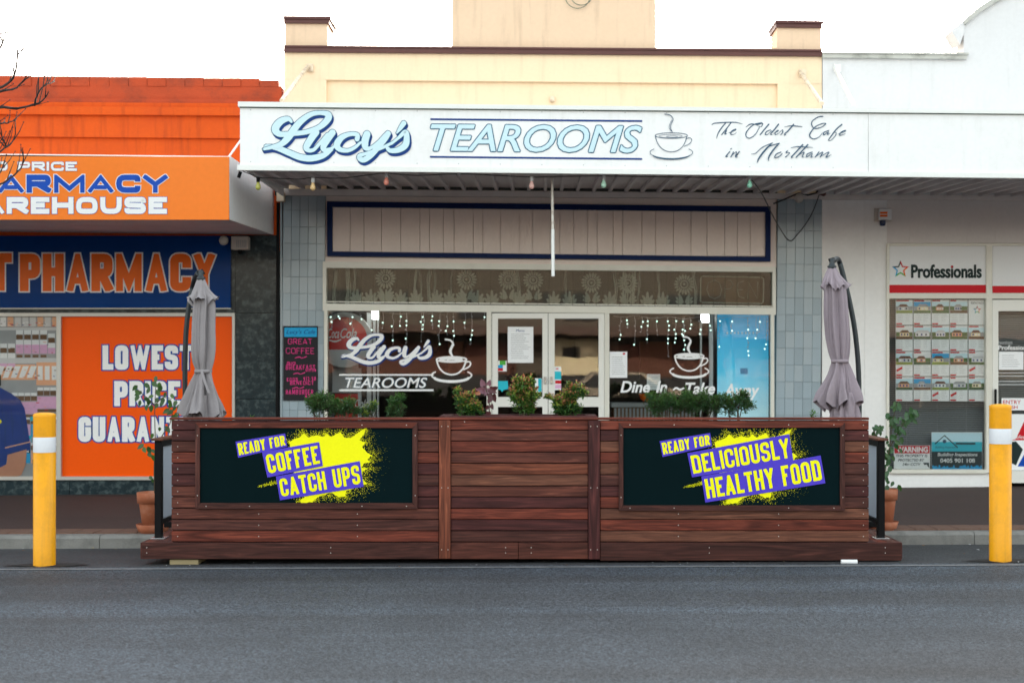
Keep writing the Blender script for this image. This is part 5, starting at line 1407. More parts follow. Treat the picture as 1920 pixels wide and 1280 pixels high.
while y < 776:
    a_ = L(1873, y, DF + .16); b_2 = L(1998, y, DF + .16)
    bl.add([(a_[0], a_[1] - .01, a_[2]), (b_2[0], a_[1] - .01, a_[2]), (b_2[0], a_[1] + .008, a_[2] - .021), (a_[0], a_[1] + .008, a_[2] - .021)], [(0, 1, 2, 3)], M['blind']); y += 4.1
part('blind_slats', bl, dr, kind='stuff')
f = MB(); f.cbox(L(1862, 700, DF)[0], L(1865, 700, DF)[0], YF - .09, YF - .05, L(1864, 757, DF)[2], L(1864, 729, DF)[2], M['black'], .004); part('handle', f, dr)
t = MB(); btext(t, 'Northam', 1872.5, 639, 1898, 645, DF - .004, L, M['p_lgrey'], lift=.001)
btext(t, 'Professionals', 1872, 647, 1938, 656, DF - .004, L, M['p_white_bright'], bold=.02, lift=.001)
for y in (698, 704, 714, 720): pquad(t, 1872, y, 1935, y + 1.4, DF - .004, L, M['p_lgrey'], .001)
part('lettering', t, dr)
paper('door_notice', (1873, 659, 1919, 693), 'white framed notice on the agency door glass', 'notice', None, lines=6)
paper('entry_sign', (1878, 746, 1925, 769), 'white entry sign in red letters on the agency door', 'sign', lambda t, D: (btext(t, 'ENTRY', 1881, 750, 1914, 757, D, L, M['p_red'], bold=.01, lift=.001), btext(t, 'PUSH', 1884, 760, 1908, 766, D, L, M['p_red'], bold=.01, lift=.001)))
def low(t, D):
    ppoly(t, [(1897, 825), (1905, 822), (1920, 790), (1960, 790), (1960, 825)], D, L, M['p_red'], .0008)
    btext(t, 'Professionals', 1898, 815, 1945, 822, D, L, M['p_white_bright'], lift=.0016)
    ppoly(t, [(1897, 828), (1905, 827), (1918, 842), (1905, 872), (1897, 868)], D, L, M['p_black'], .0008); ppoly(t, [(1908, 874), (1920, 852), (1935, 852), (1935, 874)], D, L, M['p_blue'], .0008)
paper('agency_door_poster', (1896, 776, 1990, 881), 'white poster with red and black shapes low on the agency door', 'poster', low)
sr = thing('alarm_siren', 'white alarm siren box with a blue strobe on the agency wall', 'alarm', L(1655, 408, DF - .05))
part('back_plate', MB().cbox(L(1638, 405, DF)[0], L(1670, 405, DF)[0], YF - .035, YF - .013, L(1654, 416, DF)[2], L(1654, 391, DF)[2], M['plastic_box'], .004), sr)
f = MB(); f.cbox(L(1645, 405, DF)[0], L(1668, 405, DF)[0], YF - .11, YF - .036, L(1656, 414, DF)[2], L(1656, 393, DF)[2], M['p_white'], .008); part('casing', f, sr)
f = MB()
for y in (397, 402.5): pquad(f, 1650, y, 1664, y + 4, DF - .111, L, M['p_orange'], .001)
part('print', f, sr)
f = MB(); p = L(1655, 419, DF - .07); f.lathe(p[0], p[1], [(.001, p[2] - .03), (.03, p[2] - .025), (.036, p[2]), (.034, p[2] + .032)], M['strobe'], 14); part('strobe', f, sr)
# wire loops and a lug on the centre block
wc = thing('wire_coil', 'loose green wire loops hanging on the high cream centre block', 'wire', L(1085, 5, DF))
f = MB()
for (cx0, cy0, rx, ry) in ((1083, -6, 23, 22), (1090, -8, 20, 18)):
    f.tube([L(cx0 + rx * math.cos(2 * math.pi * i / 24), cy0 + ry * math.sin(2 * math.pi * i / 24), DF - .02) for i in range(25)], .004, M['green_line'], 5)
part('wire', f, wc)
lg = MB(); lg.cbox(L(1031, 184, DF)[0], L(1040, 184, DF)[0], YF + .0, YF + .048, L(1035, 190, DF)[2], L(1035, 180, DF)[2], M['rust_cream'], .004)
single('wall_lug', lg, 'small rusty cream lug on the parapet just above the awning', 'bracket', L(1035, 186, DF))
# ------------------------------------------------------------------ parklet
D0 = CAMD
TONES = {'p': (.064, .0180, .0175), 'b': (.100, .0310, .0215), 'r': (.138, .0320, .0195), 'o': (.160, .0480, .0260), 't': (.125, .0500, .0310), 'd': (.074, .0255, .0200)}
def tone(k):
    c = TONES[k]; j = R.uniform(.88, 1.12); return tuple(min(1, v * j) for v in c)
pk = thing('parklet', 'dark red hardwood parklet platform with slatted front wall standing in the parking bay', 'parklet', F(975, 1055, 12.0), True)
def fbox(x0, y0, x1, y1, D, th, m, c=.0025):
    a, b, z0, z1 = FR(x0, y0, x1, y1, D); return MB().cbox(a, b, D - CAMD, D - CAMD + th, z0, z1, m, c)
rows = [787] + [787 + 20.8 * k for k in range(1, 12)]
rows = [787.5, 806, 826.5, 847.3, 868, 889.5, 910.5, 931, 952.5, 973.5, 994.5, 1015.5]
g_ = .75
cen = 'obroo' 'tdprdd'
cen = ['r', 'b', 'r', 'b', 'o', 't', 'b', 'p', 'r', 'p', 'd']
lef = ['p', 'p', 'b', 'r', 'p', 'p', 'b', 'b', 'b', 'd', 'r']; lfr = ['p', 'b', 'b', 'r', 'p', 'd', 'p', 'p', 'b', 'd', 'r']
rig = ['r', 'p', 't', 'r', 'd', 'd', 'p', 'd', 't', 'r', 't']; rfl = ['r', 'p', 't', 'r', 't', 'd', 'p', 'r', 't', 'r', 't']
for i in range(11):
    a, b = rows[i] + g_, rows[i + 1] - g_
    part('front_board', fbox(845.3, a, 1102.5, b, D0 + .004 + R.uniform(0, .003), .02, M['wood_x']), pk, color=tone(cen[i]))
    if i < 8:
        part('front_board', fbox(321.5, a, 500, b, D0 + .004 + R.uniform(0, .003), .02, M['wood_x']), pk, color=tone(lef[i]))
        part('front_board', fbox(500.5, a, 822.5, b, D0 + .004 + R.uniform(0, .003), .02, M['wood_x']), pk, color=tone(lfr[i]))
        part('front_board', fbox(1125.5, a, 1400, b, D0 + .004 + R.uniform(0, .003), .02, M['wood_x']), pk, color=tone(rfl[i]))
        part('front_board', fbox(1400.5, a, 1629, b, D0 + .004 + R.uniform(0, .003), .02, M['wood_x']), pk, color=tone(rig[i]))
    else:
        part('front_board', fbox(321.5, a, 822.5, b, D0 + .004, .02, M['wood_x']), pk, color=tone(lef[i]))
        part('front_board', fbox(1125.5, a, 1629, b, D0 + .004, .02, M['wood_x']), pk, color=tone(rig[i]))
part('post', fbox(823.2, 787.8, 844.6, 1047, D0 - .016, .019, M['wood_z']), pk, color=tone('o'))
part('post', fbox(1103.2, 788.5, 1124.8, 1048, D0 - .016, .019, M['wood_z']), pk, color=tone('p'))
part('capping', fbox(317.5, 782.6, 1629.5, 787, D0 - .012, .10, M['wood_x']), pk, color=tone('r'))
part('wall_core', fbox(324, 788, 1627, 1016, D0 + .03, .05, M['black']), pk)
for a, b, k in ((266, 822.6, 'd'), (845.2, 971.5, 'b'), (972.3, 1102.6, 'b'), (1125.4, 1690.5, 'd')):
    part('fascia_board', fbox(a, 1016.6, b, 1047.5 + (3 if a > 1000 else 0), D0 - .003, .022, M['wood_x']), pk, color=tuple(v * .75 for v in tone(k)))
xl, xr = F(263, 0, D0)[0], F(1692, 0, D0)[0]
zt = F(0, 1016.4, D0)[2]
for x in (xl, xr - .02):
    part('end_board', MB().cbox(x, x + .02, .0, 1.72, zt - .13, zt - .001, M['wood_y'], .003), pk, color=tone('d'))
x = xl + .022; w = .088
dm = MB().cbox(-.0425, .0425, .02, 1.70, -.022, 0, M['wood_y'], .003).mesh('deck_board')
while x + w < xr - .02:
    inst('deck_board', dm, pk, (x + w / 2, 0, zt), color=tone(R.choice('bbrdd'))); x += w + .0013
bear = MB()
for y in (.12, .9, 1.6): bear.box(xl + .05, xr - .05, y, y + .07, zt - .125, zt - .024, M['black'])
part('bearer', bear, pk)
# screws
sc = MB()
def screw(px, py, D): sc.disc(F(px, py, D - .0015), .0042, 8, M['steel_screw'], 8)
for i in range(8):
    ym = (rows[i] + rows[i + 1]) / 2
    screw(333, ym, D0 + .003); screw(1619, ym, D0 + .003)
for i in range(8, 11):
    ym = (rows[i] + rows[i + 1]) / 2
    for x in (333, 485, 670, 1272, 1460, 1619): screw(x, ym, D0 + .003)
for px in (828, 840, 1107.5, 1120):
    for py in (799, 914, 1030): screw(px, py, D0 - .017)
for px in (275, 620, 948, 996, 1330, 1660):
    for py in (1026, 1036): screw(px, py, D0 - .004)
screw(871, 790.5, D0 + .003); screw(1062, 790.5, D0 + .003)
part('screws', sc, pk, kind='stuff')
# glazed side wings
for sgn, px in ((-1, 296), (1, 1653)):
    xw = F(px, 0, 11.5)[0]; zc = F(0, 824, 11.5)[2]
    part('wing_post', MB().cbox(xw - .028, xw + .028, .25, .31, zt, zc - .008, M['black'], .003), pk)
    part('wing_post', MB().cbox(xw - .024, xw + .024, 1.45, 1.50, zt, zc - .008, M['black'], .003), pk)
    part('frosted_panel', MB().box(xw - .004, xw + .004, .335, 1.45, zt + .15, zc - .06, M['frost']), pk)
    part('wing_rail', MB().cbox(xw - .02, xw + .02, .31, 1.45, zc - .06, zc - .009, M['black'], .003), pk)
    part('wing_rail', MB().cbox(xw - .02, xw + .02, .31, 1.45, zt + .11, zt + .15, M['black'], .003), pk)
    part('wing_cap', MB().cbox(xw - .05, xw + .05, .22, 1.55, zc - .008, zc + .012, M['wood_y'], .004), pk, color=TONES['t'])
    part('foot_plate', MB().cbox(xw - .06, xw + .06, .21, .35, zt, zt + .008, M['chrome'], .002), pk)
# sleeper block and litter
t = single('timber_block', fbox(318, 1048.5, 371.5, 1058, D0 + .02, .3, M['timber']), 'pale timber packing block under the left end of the parklet', 'block', F(345, 1058, D0), True)
cp = MB(); a, b = F(1577, 1052.5, 11.12), F(1607, 1053, 11.12); cp.tube([a, b], [.017, .019], M['p_white'], 14, caps=True); 
single('paper_cup', cp, 'small white paper cup lying on the road at the right end', 'litter', F(1592, 1057, 11.12), True)
# planter box behind the centre wall
pb = thing('planter_box', 'dark timber planter box behind the centre of the parklet wall', 'planter', F(972, 1000, 11.6), True)
xa_, xb_ = F(826, 0, 11.36)[0], F(1118, 0, 11.36)[0]; zp = F(0, 783, D0)[2] + .012
y0, y1 = .115, .56
for q in ((xa_, xb_, y0, y0 + .02), (xa_, xb_, y1 - .02, y1), (xa_, xa_ + .02, y0 + .02, y1 - .02), (xb_ - .02, xb_, y0 + .02, y1 - .02)):
    part('side_board', MB().cbox(*q, zt, zp - .022, M['wood_x'], .003), pb, color=tone('d'))
for q in ((xa_ - .01, xb_ + .01, y0 - .01, y0 + .05), (xa_ - .01, xb_ + .01, y1 - .07, y1 + .01), (xa_ - .01, xa_ + .08, y0 + .05, y1 - .07), (xb_ - .08, xb_ + .01, y0 + .05, y1 - .07)):
    part('rim_board', MB().cbox(*q, zp - .02, zp, M['wood_x'], .003), pb, color=tone('p'))
part('soil', MB().box(xa_ + .02, xb_ - .02, y0 + .02, y1 - .02, zp - .2, zp - .045, M['soil']), pb)
for px0, px1, lb in ((572, 770, 'dark timber planter behind the left chalk sign'), (1200, 1416, 'dark timber planter behind the right chalk sign')):
    q = thing('planter_box', lb, 'planter', F((px0 + px1) / 2, 960, 12.4), True)
    xa2, xb2 = F(px0, 0, 12.35)[0], F(px1, 0, 12.35)[0]
    for qq in ((xa2, xb2, .95, .97), (xa2, xb2, 1.33, 1.35), (xa2, xa2 + .02, .97, 1.33), (xb2 - .02, xb2, .97, 1.33)): part('side_board', MB().cbox(*qq, zt, .93, M['wood_x'], .003), q, color=tone('d'))
    part('soil', MB().box(xa2 + .02, xb2 - .02, .97, 1.33, .6, .9, M['soil']), q)

# ------------------------------------------------------------------ sign boards on the wall
BL = [(830, 232), (900, 202), (925, 178), (955, 205), (1000, 190), (1050, 200), (1070, 178), (1100, 200), (1160, 170), (1185, 205), (1225, 208), (1262, 182), (1300, 155), (1325, 145), (1312, 180), (1282, 222), (1322, 236), (1300, 265), (1330, 300), (1362, 318), (1335, 345), (1352, 365), (1310, 372), (1296, 400), (1340, 402), (1300, 425), (1302, 470), (1330, 500), (1285, 520), (1225, 540), (1198, 545), (1192, 582), (1150, 588), (1100, 560), (1075, 566), (1010, 590), (975, 622), (905, 626), (900, 605), (930, 590), (885, 560), (860, 420), (840, 300)]
def sign(q, inn, lb, shift, items, s, o):
    t = thing('chalk_sign', lb, 'sign', F((q[0] + q[2]) / 2, q[3], D0 - .02), True)
    part('panel', fbox(inn[0] - 1.5, inn[1] - 1.5, inn[2] + 1.5, inn[3] + 1.5, D0 - .010, .012, M['slate_panel'], .001), t)
    w = inn[0] - q[0]
    for k, pts in enumerate(([(q[0], q[1]), (q[2], q[1]), (inn[2], inn[1]), (inn[0], inn[1])], [(q[0], q[3]), (inn[0], inn[3]), (inn[2], inn[3]), (q[2], q[3])], [(q[0], q[1]), (inn[0], inn[1]), (inn[0], inn[3]), (q[0], q[3])], [(q[2], q[1]), (q[2], q[3]), (inn[2], inn[3]), (inn[2], inn[1])])):
        c0 = sum(p[0] for p in pts) / 4, sum(p[1] for p in pts) / 4
        pts = [(c0[0] + (p[0] - c0[0]) * (1 - .4 / abs(p[0] - c0[0])), c0[1] + (p[1] - c0[1]) * (1 - .1 / max(abs(p[1] - c0[1]), 1))) for p in pts]
        mb = MB(); slab(mb, pts, D0 - .028, D0 + .0, F, M['wood_x' if k < 2 else 'wood_z'])
        part('frame_rail', mb, t, color=tuple(v * .9 for v in tone('r' if k == 0 else 'd')))
    sp = MB(); D = D0 - .010
    zc = lambda x, y: (300 + x / 3.4286 + shift[0], 760 + y / 3.4286 + shift[1])
    # rough splash outline, its edge broken into small teeth
    P_ = []
    for i in range(len(BL)):
        a, b = BL[i], BL[(i + 1) % len(BL)]
        n = 7
        for k in range(n):
            tt = k / n; ja = R.uniform(-3, 2.5) * (0 if k in (0, 6) else 1)
            dx, dy = b[0] - a[0], b[1] - a[1]; l_ = math.hypot(dx, dy)
            P_.append((a[0] + dx * tt - dy / l_ * ja * -1, a[1] + dy * tt + dx / l_ * ja * -1))
    cxx, cyy = 1100, 400
    sp.face([F(*[max(lo_, min(hi_, v)) for v, lo_, hi_ in zip(zc(*a), (inn[0], inn[1]), (inn[2], inn[3]))], D - .002) for a in P_], M['p_yellow'])
    def dot(x, y, r):
        if not (inn[0] + 1 < zc(x, y)[0] < inn[2] - 1 and inn[1] + 1 < zc(x, y)[1] < inn[3] - 1): return
        a0 = R.uniform(0, 6)
        sp.face([F(*zc(x + r * math.cos(a0 + 1.26 * j), y + r * R.uniform(.6, 1) * math.sin(a0 + 1.26 * j)), D - .0024) for j in range(5)], M['p_yellow'])
    for k in range(2600):
        i = R.randrange(len(P_)); a = P_[i]
        dx, dy = a[0] - cxx, a[1] - cyy; l_ = math.hypot(dx, dy) or 1
        dense = 1.0 if (dx > 60 or dy < -150 or dy > 150) else .25
        if R.random() > dense: continue
        e = abs(R.gauss(0, 1)) * (50 if dx > 120 else 26)
        dot(a[0] + dx / l_ * e + R.gauss(0, 7), a[1] + dy / l_ * e + R.gauss(0, 7), max(.7, R.uniform(1.0, 3.6) * math.exp(-e / 90)))
    for k in range(170):
        tt = R.random(); dot(630 + 125 * tt + R.gauss(0, 3), 520 - 28 * tt + R.gauss(0, 3 + 4 * tt), R.uniform(1.2, 4.5) * (.4 + tt * .8))
    part('yellow_splash', sp, t)
    for tx, c in items:
        cc = [(o[0] + x / s, o[1] + y / s) for x, y in c]
        lb_ = MB(); lf = .004 + .0022 * items.index((tx, c))
        lb_.face([F(*p, D - lf) for p in (cc[3], cc[2], cc[1], cc[0])], M['p_violet'])
        H = math.hypot(cc[0][0] - cc[3][0], cc[0][1] - cc[3][1]); W = math.hypot(cc[1][0] - cc[0][0], cc[1][1] - cc[0][1])
        mu, mv = H * .09, H * .13
        def inner(u, v):
            a, b = u, v
            return ((cc[0][0] * (1 - a) + cc[1][0] * a) * b + (cc[3][0] * (1 - a) + cc[2][0] * a) * (1 - b), (cc[0][1] * (1 - a) + cc[1][1] * a) * b + (cc[3][1] * (1 - a) + cc[2][1] * a) * (1 - b))
        ci = [inner(mu / W, 1 - mv / H), inner(1 - mu / W, 1 - mv / H), inner(1 - mu / W, mv / H), inner(mu / W, mv / H)]
        W2, H2 = W - 2 * mu, H - 2 * mv
        pen = H2 * .165
        letter(lb_, tx, W2, H2, pen, H2 * .085, quad_map(ci, W2, H2, D, F), M['p_yellow'], 0, lf + .0006, .5)
        part('lettering_strip', lb_, t, 'violet strip with yellow capitals')
    s_ = MB()
    xs = [q[0] + f * (q[2] - q[0]) for f in (.05, .245, .75, .95)]
    for x in xs:
        for y in (q[1] + 4.5, q[3] - 5): s_.disc(F(x, y, D0 - .0295), .0045, 8, M['steel_screw'], 8)
    for x in (q[0] + 4.5, q[2] - 4.5):
        for y in (q[1] + 24, q[3] - 25): s_.disc(F(x, y, D0 - .0295), .0045, 8, M['steel_screw'], 8)
    part('screws', s_, t, kind='stuff')
sign((365.5, 792, 783, 953.5), (374.5, 802, 773, 942.5), 'black framed sign lettered ready for coffee catch ups', (0, 0),
     [('READY FOR', [(485, 232), (804, 179), (818, 263), (502, 335)]), ('COFFEE', [(655, 298), (1022, 234), (1047, 388), (690, 462)]), ('CATCH UPS', [(745, 455), (1284, 356), (1309, 521), (771, 608)])], 3.4286, (300, 760))
sign((1160, 791.5, 1585, 957), (1169, 801.5, 1575, 947), 'black framed sign lettered ready for deliciously healthy food', (798, 1.5),
     [('READY FOR', [(438, 213), (741, 164), (752, 243), (455, 308)]), ('DELICIOUSLY', [(604, 285), (1215, 171), (1240, 330), (632, 430)]), ('HEALTHY FOOD', [(688, 424), (1404, 299), (1433, 465), (712, 581)])], 3.2, (1100, 760))

# ------------------------------------------------------------------ bollards
def bollard(px, top, bot, lb, D):
    t = thing('bollard', lb, 'bollard', F(px, bot, D), True, 'yellow bollards beside the parklet')
    x, y, zb = F(px, bot, D); ztop = F(px, top, D)[2]; r = 20.3 / 237 * D / 11.25
    s = ztop - zb
    z1, z2 = F(0, top + 46, D)[2], F(0, top + 74.5, D)[2]
    m = M['yellow']
    part('tube', MB().lathe(x, y, [(r, zb - .12), (r, z2), (r, z2)], m, 40), t)
    part('reflective_band', MB().lathe(x, y, [(r + .0008, z2), (r + .0012, z2 + .002), (r + .0012, z1 - .002), (r + .0008, z1)], M['band'], 40), t)
    part('upper_tube', MB().lathe(x, y, [(r, z1), (r, ztop - .035)], m, 40), t)
    part('cap', MB().lathe(x, y, [(r + .001, ztop - .036), (r + .001, ztop - .018), (r * .97, ztop - .012), (r * .8, ztop - .005), (r * .4, ztop), (.001, ztop + .001)], m, 40), t)
bollard(83.3, 773, 1058, 'yellow bollard with white band in front of the pharmacy', 11.22)
bollard(1875.8, 757, 1050, 'yellow bollard with white band in front of the agency', 11.22)
for px, py, lb in ((84, 1057, 'left'), (1880, 1050, 'right')):
    c = F(px, py, 11.22); c = TILT @ Vector(c)
    z = lambda x, y: zroad(x, max(y, -.15)) + .004
    pts = [(-.33, -.02), (-.1, -.085), (.18, -.10), (.36, .02), (.2, .12), (-.15, .11)]
    mb = MB(); q = [(c.x + a, c.y + b, z(c.x + a, c.y + b)) for a, b in pts]; mb.face(q, M['patch'])
    ob = setting('asphalt_patch', mb, 'dark patch of asphalt round the foot of the ' + lb + ' bollard')

# ------------------------------------------------------------------ umbrellas
def umbrella(keys, capk, lean, m, pole, lb, D, seed, tie, lining=None):
    """keys: (photo y, centre x, half width) down the folded cloth"""
    rr = random.Random(seed)
    t = thing('cantilever_umbrella', lb, 'umbrella', F(keys[-1][1], 1000, D), True, 'closed umbrellas at the ends of the parklet')
    k = 160; nf = 8
    grv = [(rr.uniform(math.pi, 2 * math.pi), rr.uniform(.10, .2), rr.uniform(.25, .5), rr.uniform(-.5, .5), rr.uniform(0, 6)) for _ in range(7)]
    ph = [rr.uniform(0, 6) for _ in range(6)]
    def rings(keys, m, name, amp0, hem, nf, tw):
        C = catmull([(a, b, c) for a, b, c in keys], 8)
        vs, fs = [], []
        for i, (y, cx, hw) in enumerate(C):
            x, yy, z = F(cx, y, D); r = hw * D / FPX
            u = i / (len(C) - 1)
            for j in range(k):
                a = 2 * math.pi * j / k
                f = (2.2 * abs(math.sin(nf * .5 * a + ph[0] + tw * u)) ** .7 - 1.3) + .45 * math.sin((nf - 3) * a + ph[1] - 1.3 * u * 3) - .55 * max(0, math.sin((nf + 4) * a + ph[4] + 2.4 * math.sin(u * 3 + 1))) ** 3 + .35 * math.sin((nf * 2 + 1) * a + ph[2] + 4 * u)
                amp = amp0(u)
                rad_ = r * (1 + amp * f)
                # sharp creases where the folds meet
                rad_ *= 1 - .22 * amp / .2 * max(0, -math.cos((nf - 2) * a + ph[3] + 1.2 * u)) ** 8
                for ga, gw, gd, gt, gp in grv:
                    dd = (a - ga - gt * u - .12 * math.sin(5 * u + gp) + math.pi) % (2 * math.pi) - math.pi
                    rad_ *= 1 - gd * math.exp(-(dd / gw) ** 2) * (.55 + .45 * math.sin(3 * u + gp))
                dz = (hem * u ** 6) * f
                vs.append((x + rad_ * math.cos(a), yy + rad_ * .85 * math.sin(a), z + dz))
        for i in range(len(C) - 1):
            for j in range(k): fs.append((i * k + j, i * k + (j + 1) % k, (i + 1) * k + (j + 1) % k, (i + 1) * k + j))
        mb = MB(); mb.add(vs, fs, m, True)
        return part(name, mb, t)
    seam = grv
    rings(keys, m, 'canopy', lambda u: .24 + .10 * max(0, u - .5), .045, 7, 1.6)
    grv = [(g[0], g[1], g[2] * .35, g[3], g[4]) for g in grv]
    if lining: rings(lining, m, 'canopy_lining', lambda u: .16, .02, 6, .5)
    rings(capk, m, 'vent_cap', lambda u: .03 + .15 * u, .030, 6, .3)
    ty, tx, tw_ = tie
    b = MB(); x, y, z = F(tx, ty, D); rt = tw_ * D / FPX
    b.lathe(x, y, [(rt * .9, z - .016), (rt * 1.12, z - .012), (rt * 1.14, z + .012), (rt * .9, z + .016)], m, 24)
    part('tie_band', b, t)
    b = MB(); p0 = F(tx - tw_ * .2, ty, D - rt - .01); p1 = F(tx + 4, ty + 22, D - rt - .05); p2 = F(tx + 11, ty + 41, D - rt - .07)
    for a_, c_ in ((p0, p1), (p1, p2)):
        b.add([(a_[0] - .011, a_[1], a_[2]), (a_[0] + .011, a_[1], a_[2]), (c_[0] + .011, c_[1], c_[2]), (c_[0] - .011, c_[1], c_[2]), (a_[0] - .011, a_[1] - .003, a_[2]), (a_[0] + .011, a_[1] - .003, a_[2]), (c_[0] + .011, c_[1] - .003, c_[2]), (c_[0] - .011, c_[1] - .003, c_[2])], [(0, 1, 2, 3), (4, 5, 6, 7), (0, 3, 7, 4), (1, 2, 6, 5)], m)
    if lean < 0: part('tie_tail', b, t)
    C = catmull([(a, b_, 1) for a, b_ in pole], 8)
    part('arched_pole', MB().tube([F(x, y, D + .22 * min(1, i / 10)) for i, (x, y, _) in enumerate(C)], .0225, M['dark_metal'], 12), t)
    cx, cy = capk[0][1], capk[0][0]
    h = MB(); x, y, z = F(cx, cy, D)
    h.lathe(x, y, [(.03, z - .02), (.042, z + .002), (.03, z + .012), (.022, z + .03), (.026, z + .05), (.018, z + .07), (.001, z + .075)], M['dark_metal'], 14)
    part('finial', h, t)
    h = MB(); h.tube([F(cx - 6, cy - 12, D), F(cx + 2, cy - 15, D), F(cx + 5, cy - 9, D + .03)], .014, M['black'], 8); part('hinge', h, t)
    bx_, by_, _ = F(pole[-1][0], 1000, D); h = MB()
    h.tube([F(pole[-1][0], pole[-1][1] - 2, D + .22), F(pole[-1][0], 995, D + .22)], .0245, M['dark_metal'], 12); part('lower_pole', h, t)
    h = MB(); zz = zt; h.cbox(bx_ - .2, bx_ + .2, by_ + .02, by_ + .42, zz, zz + .05, M['black'], .006); part('base', h, t)
umbrella([(556, 381, 17), (575, 381, 20), (610, 380, 21), (650, 380, 21.5), (675, 380, 19), (692, 381, 14.5), (698, 381, 14), (712, 380, 18), (740, 379, 28), (762, 379, 36), (782, 378, 42)],
         [(522, 376.5, 7), (532, 377, 11), (545, 378, 17), (556, 378.5, 23), (564, 378.5, 29)], -1, M['fabric_l'], [(371, 512), (363, 530), (355, 570), (349, 620), (347, 680), (347, 740), (349, 790)],
         'closed grey cantilever umbrella at the left end of the parklet', 12.3, 3, (696, 381, 14.5), [(740, 382, 22), (792, 384, 30)])
umbrella([(530, 1565, 17), (550, 1567, 18.5), (590, 1569, 20), (630, 1572, 19.5), (660, 1574, 16.5), (676, 1575, 14), (684, 1575, 15), (700, 1575, 19), (722, 1573, 27), (742, 1572, 34), (762, 1572, 38)],
         [(500, 1560, 7), (510, 1561, 11), (522, 1563, 17), (532, 1565, 22), (540, 1566, 26)], 1, M['fabric_r'], [(1562, 490), (1572, 487), (1582, 520), (1594, 570), (1603, 620), (1609, 680), (1611, 740), (1611, 790)],
         'closed mauve cantilever umbrella at the right end of the parklet', 12.3, 11, (677, 1575, 14.5), [(735, 1580, 20), (760, 1582, 24), (792, 1584, 26)])

# ------------------------------------------------------------------ plants
def leaf(mb, p, d, up, ln, w, m):
    d = d.normalized(); s = d.cross(up)
    if s.length < .01: s = Vector((1, 0, 0))
    s.normalize(); n = s.cross(d).normalized()
    a, b = p, p + d * ln; c = p + d * ln * .45
    mb.add([a, c + s * w * .5 + n * w * .15, b, c - s * w * .5 + n * w * .15, c - n * w * .05], [(0, 4, 1), (1, 4, 2), (2, 4, 3), (3, 4, 0)], m)
def shrub(root, blobs, n, ln, mats, base, seed, stems=4, droop=0.0, tips=None, dens=5.0):
    """blobs: (px, py, D, r px) clumps of foliage"""
    rr = random.Random(seed); mb = MB(); sm = MB()
    for (px, py, D, rp) in blobs:
        c = Vector(F(px, py, D)); r = 1.13 * rp * D / FPX
        cnt = int(dens * n * (rp * rp) / sum(b[3] ** 2 for b in blobs))
        # twigs with leaves along them, so the crown has gaps and clusters
        tw = max(4, cnt // 9); r *= 1.04
        for k in range(tw):
            dv = Vector((rr.gauss(0, 1), rr.gauss(0, 1), rr.gauss(.25, 1))).normalized()
            tip = c + dv * r * (rr.random() ** .4) * rr.uniform(.85, 1.12)
            st = c + (tip - c) * .35 - Vector((0, 0, r * .3))
            top = (tip.z - c.z) / r
            for q in range(9):
                t_ = .25 + .75 * (q + rr.random()) / 9
                p = st + (tip - st) * t_ + Vector((rr.gauss(0, .006), rr.gauss(0, .006), rr.gauss(0, .006)))
                ld = ((tip - st).normalized() * .5 + Vector((rr.gauss(0, 1), rr.gauss(0, 1), rr.gauss(.15 - droop, .7))) * .7)
                mm = mats[0] if rr.random() < .55 else mats[1]
                if len(mats) > 2 and top + t_ * .7 > rr.uniform(.3, 1.4): mm = mats[2]
                if tips and top > .2 and q >= 6 and rr.random() < .75: mm = tips
                leaf(mb, p, ld, Vector((rr.gauss(0, .4), rr.gauss(0, .4), 1)), ln * rr.uniform(.6, 1.25), ln * rr.uniform(.35, .55), mm)
            sm.tube([st, (st + tip) / 2 + Vector((0, 0, .004)), tip], .0014, M['stem'], 4, caps=False)
    cx = sum(b[0] for b in blobs) / len(blobs)
    for k in range(stems):
        b = blobs[rr.randrange(len(blobs))]
        p0 = Vector(F(*base)) + Vector((rr.uniform(-.03, .03), rr.uniform(-.02, .02), 0)); p1 = Vector(F(b[0], b[1], b[2]))
        p0 = Vector((p0.x * .6 + p1.x * .4, p0.y, p0.z))
        sm.tube([p0, (p0 + p1) / 2 + Vector((rr.uniform(-.02, .02), 0, 0)), p1], [.006, .004, .003], M['stem'], 6)
    part('foliage', mb, root, kind='stuff'); part('stem', sm, root)
def plant(name, lb, blobs, n, ln, mats, base, seed, **k):
    t = thing(name, lb, 'shrub', F(*base), True, 'shrubs growing in the parklet planters')
    shrub(t, blobs, n, ln, mats, base, seed, **k)
    return t
P1 = (M['leaf_d'], M['leaf_m'], M['leaf_y'])
D = 11.62
plant('shrub', 'low green shrub with pink tips left in the centre planter', [(876, 762, D, 20), (866, 748, D, 15), (890, 764, D, 16), (884, 744, D + .05, 13), (858, 733, D, 7), (900, 772, D, 10)], 560, .030, P1, (878, 783, D), 1, tips=M['leaf_r'])
plant('shrub', 'upright yellow green shrub in the middle of the centre planter', [(981, 755, D, 20), (970, 740, D, 18), (993, 742, D, 19), (981, 725, D, 18), (992, 716, D, 11), (972, 713, D, 10), (995, 765, D, 11)], 820, .031, (M['leaf_m'], M['leaf_m'], M['leaf_y']), (981, 783, D), 2, tips=M['leaf_r'])
plant('shrub', 'bushy green shrub with reddish tips right in the centre planter', [(1055, 762, D, 20), (1072, 760, D, 18), (1045, 752, D, 13), (1070, 742, D, 17), (1078, 728, D, 11), (1090, 735, D, 10), (1028, 745, D + .05, 7), (1066, 720, D, 6)], 700, .031, P1, (1062, 783, D), 4, tips=M['leaf_r'])
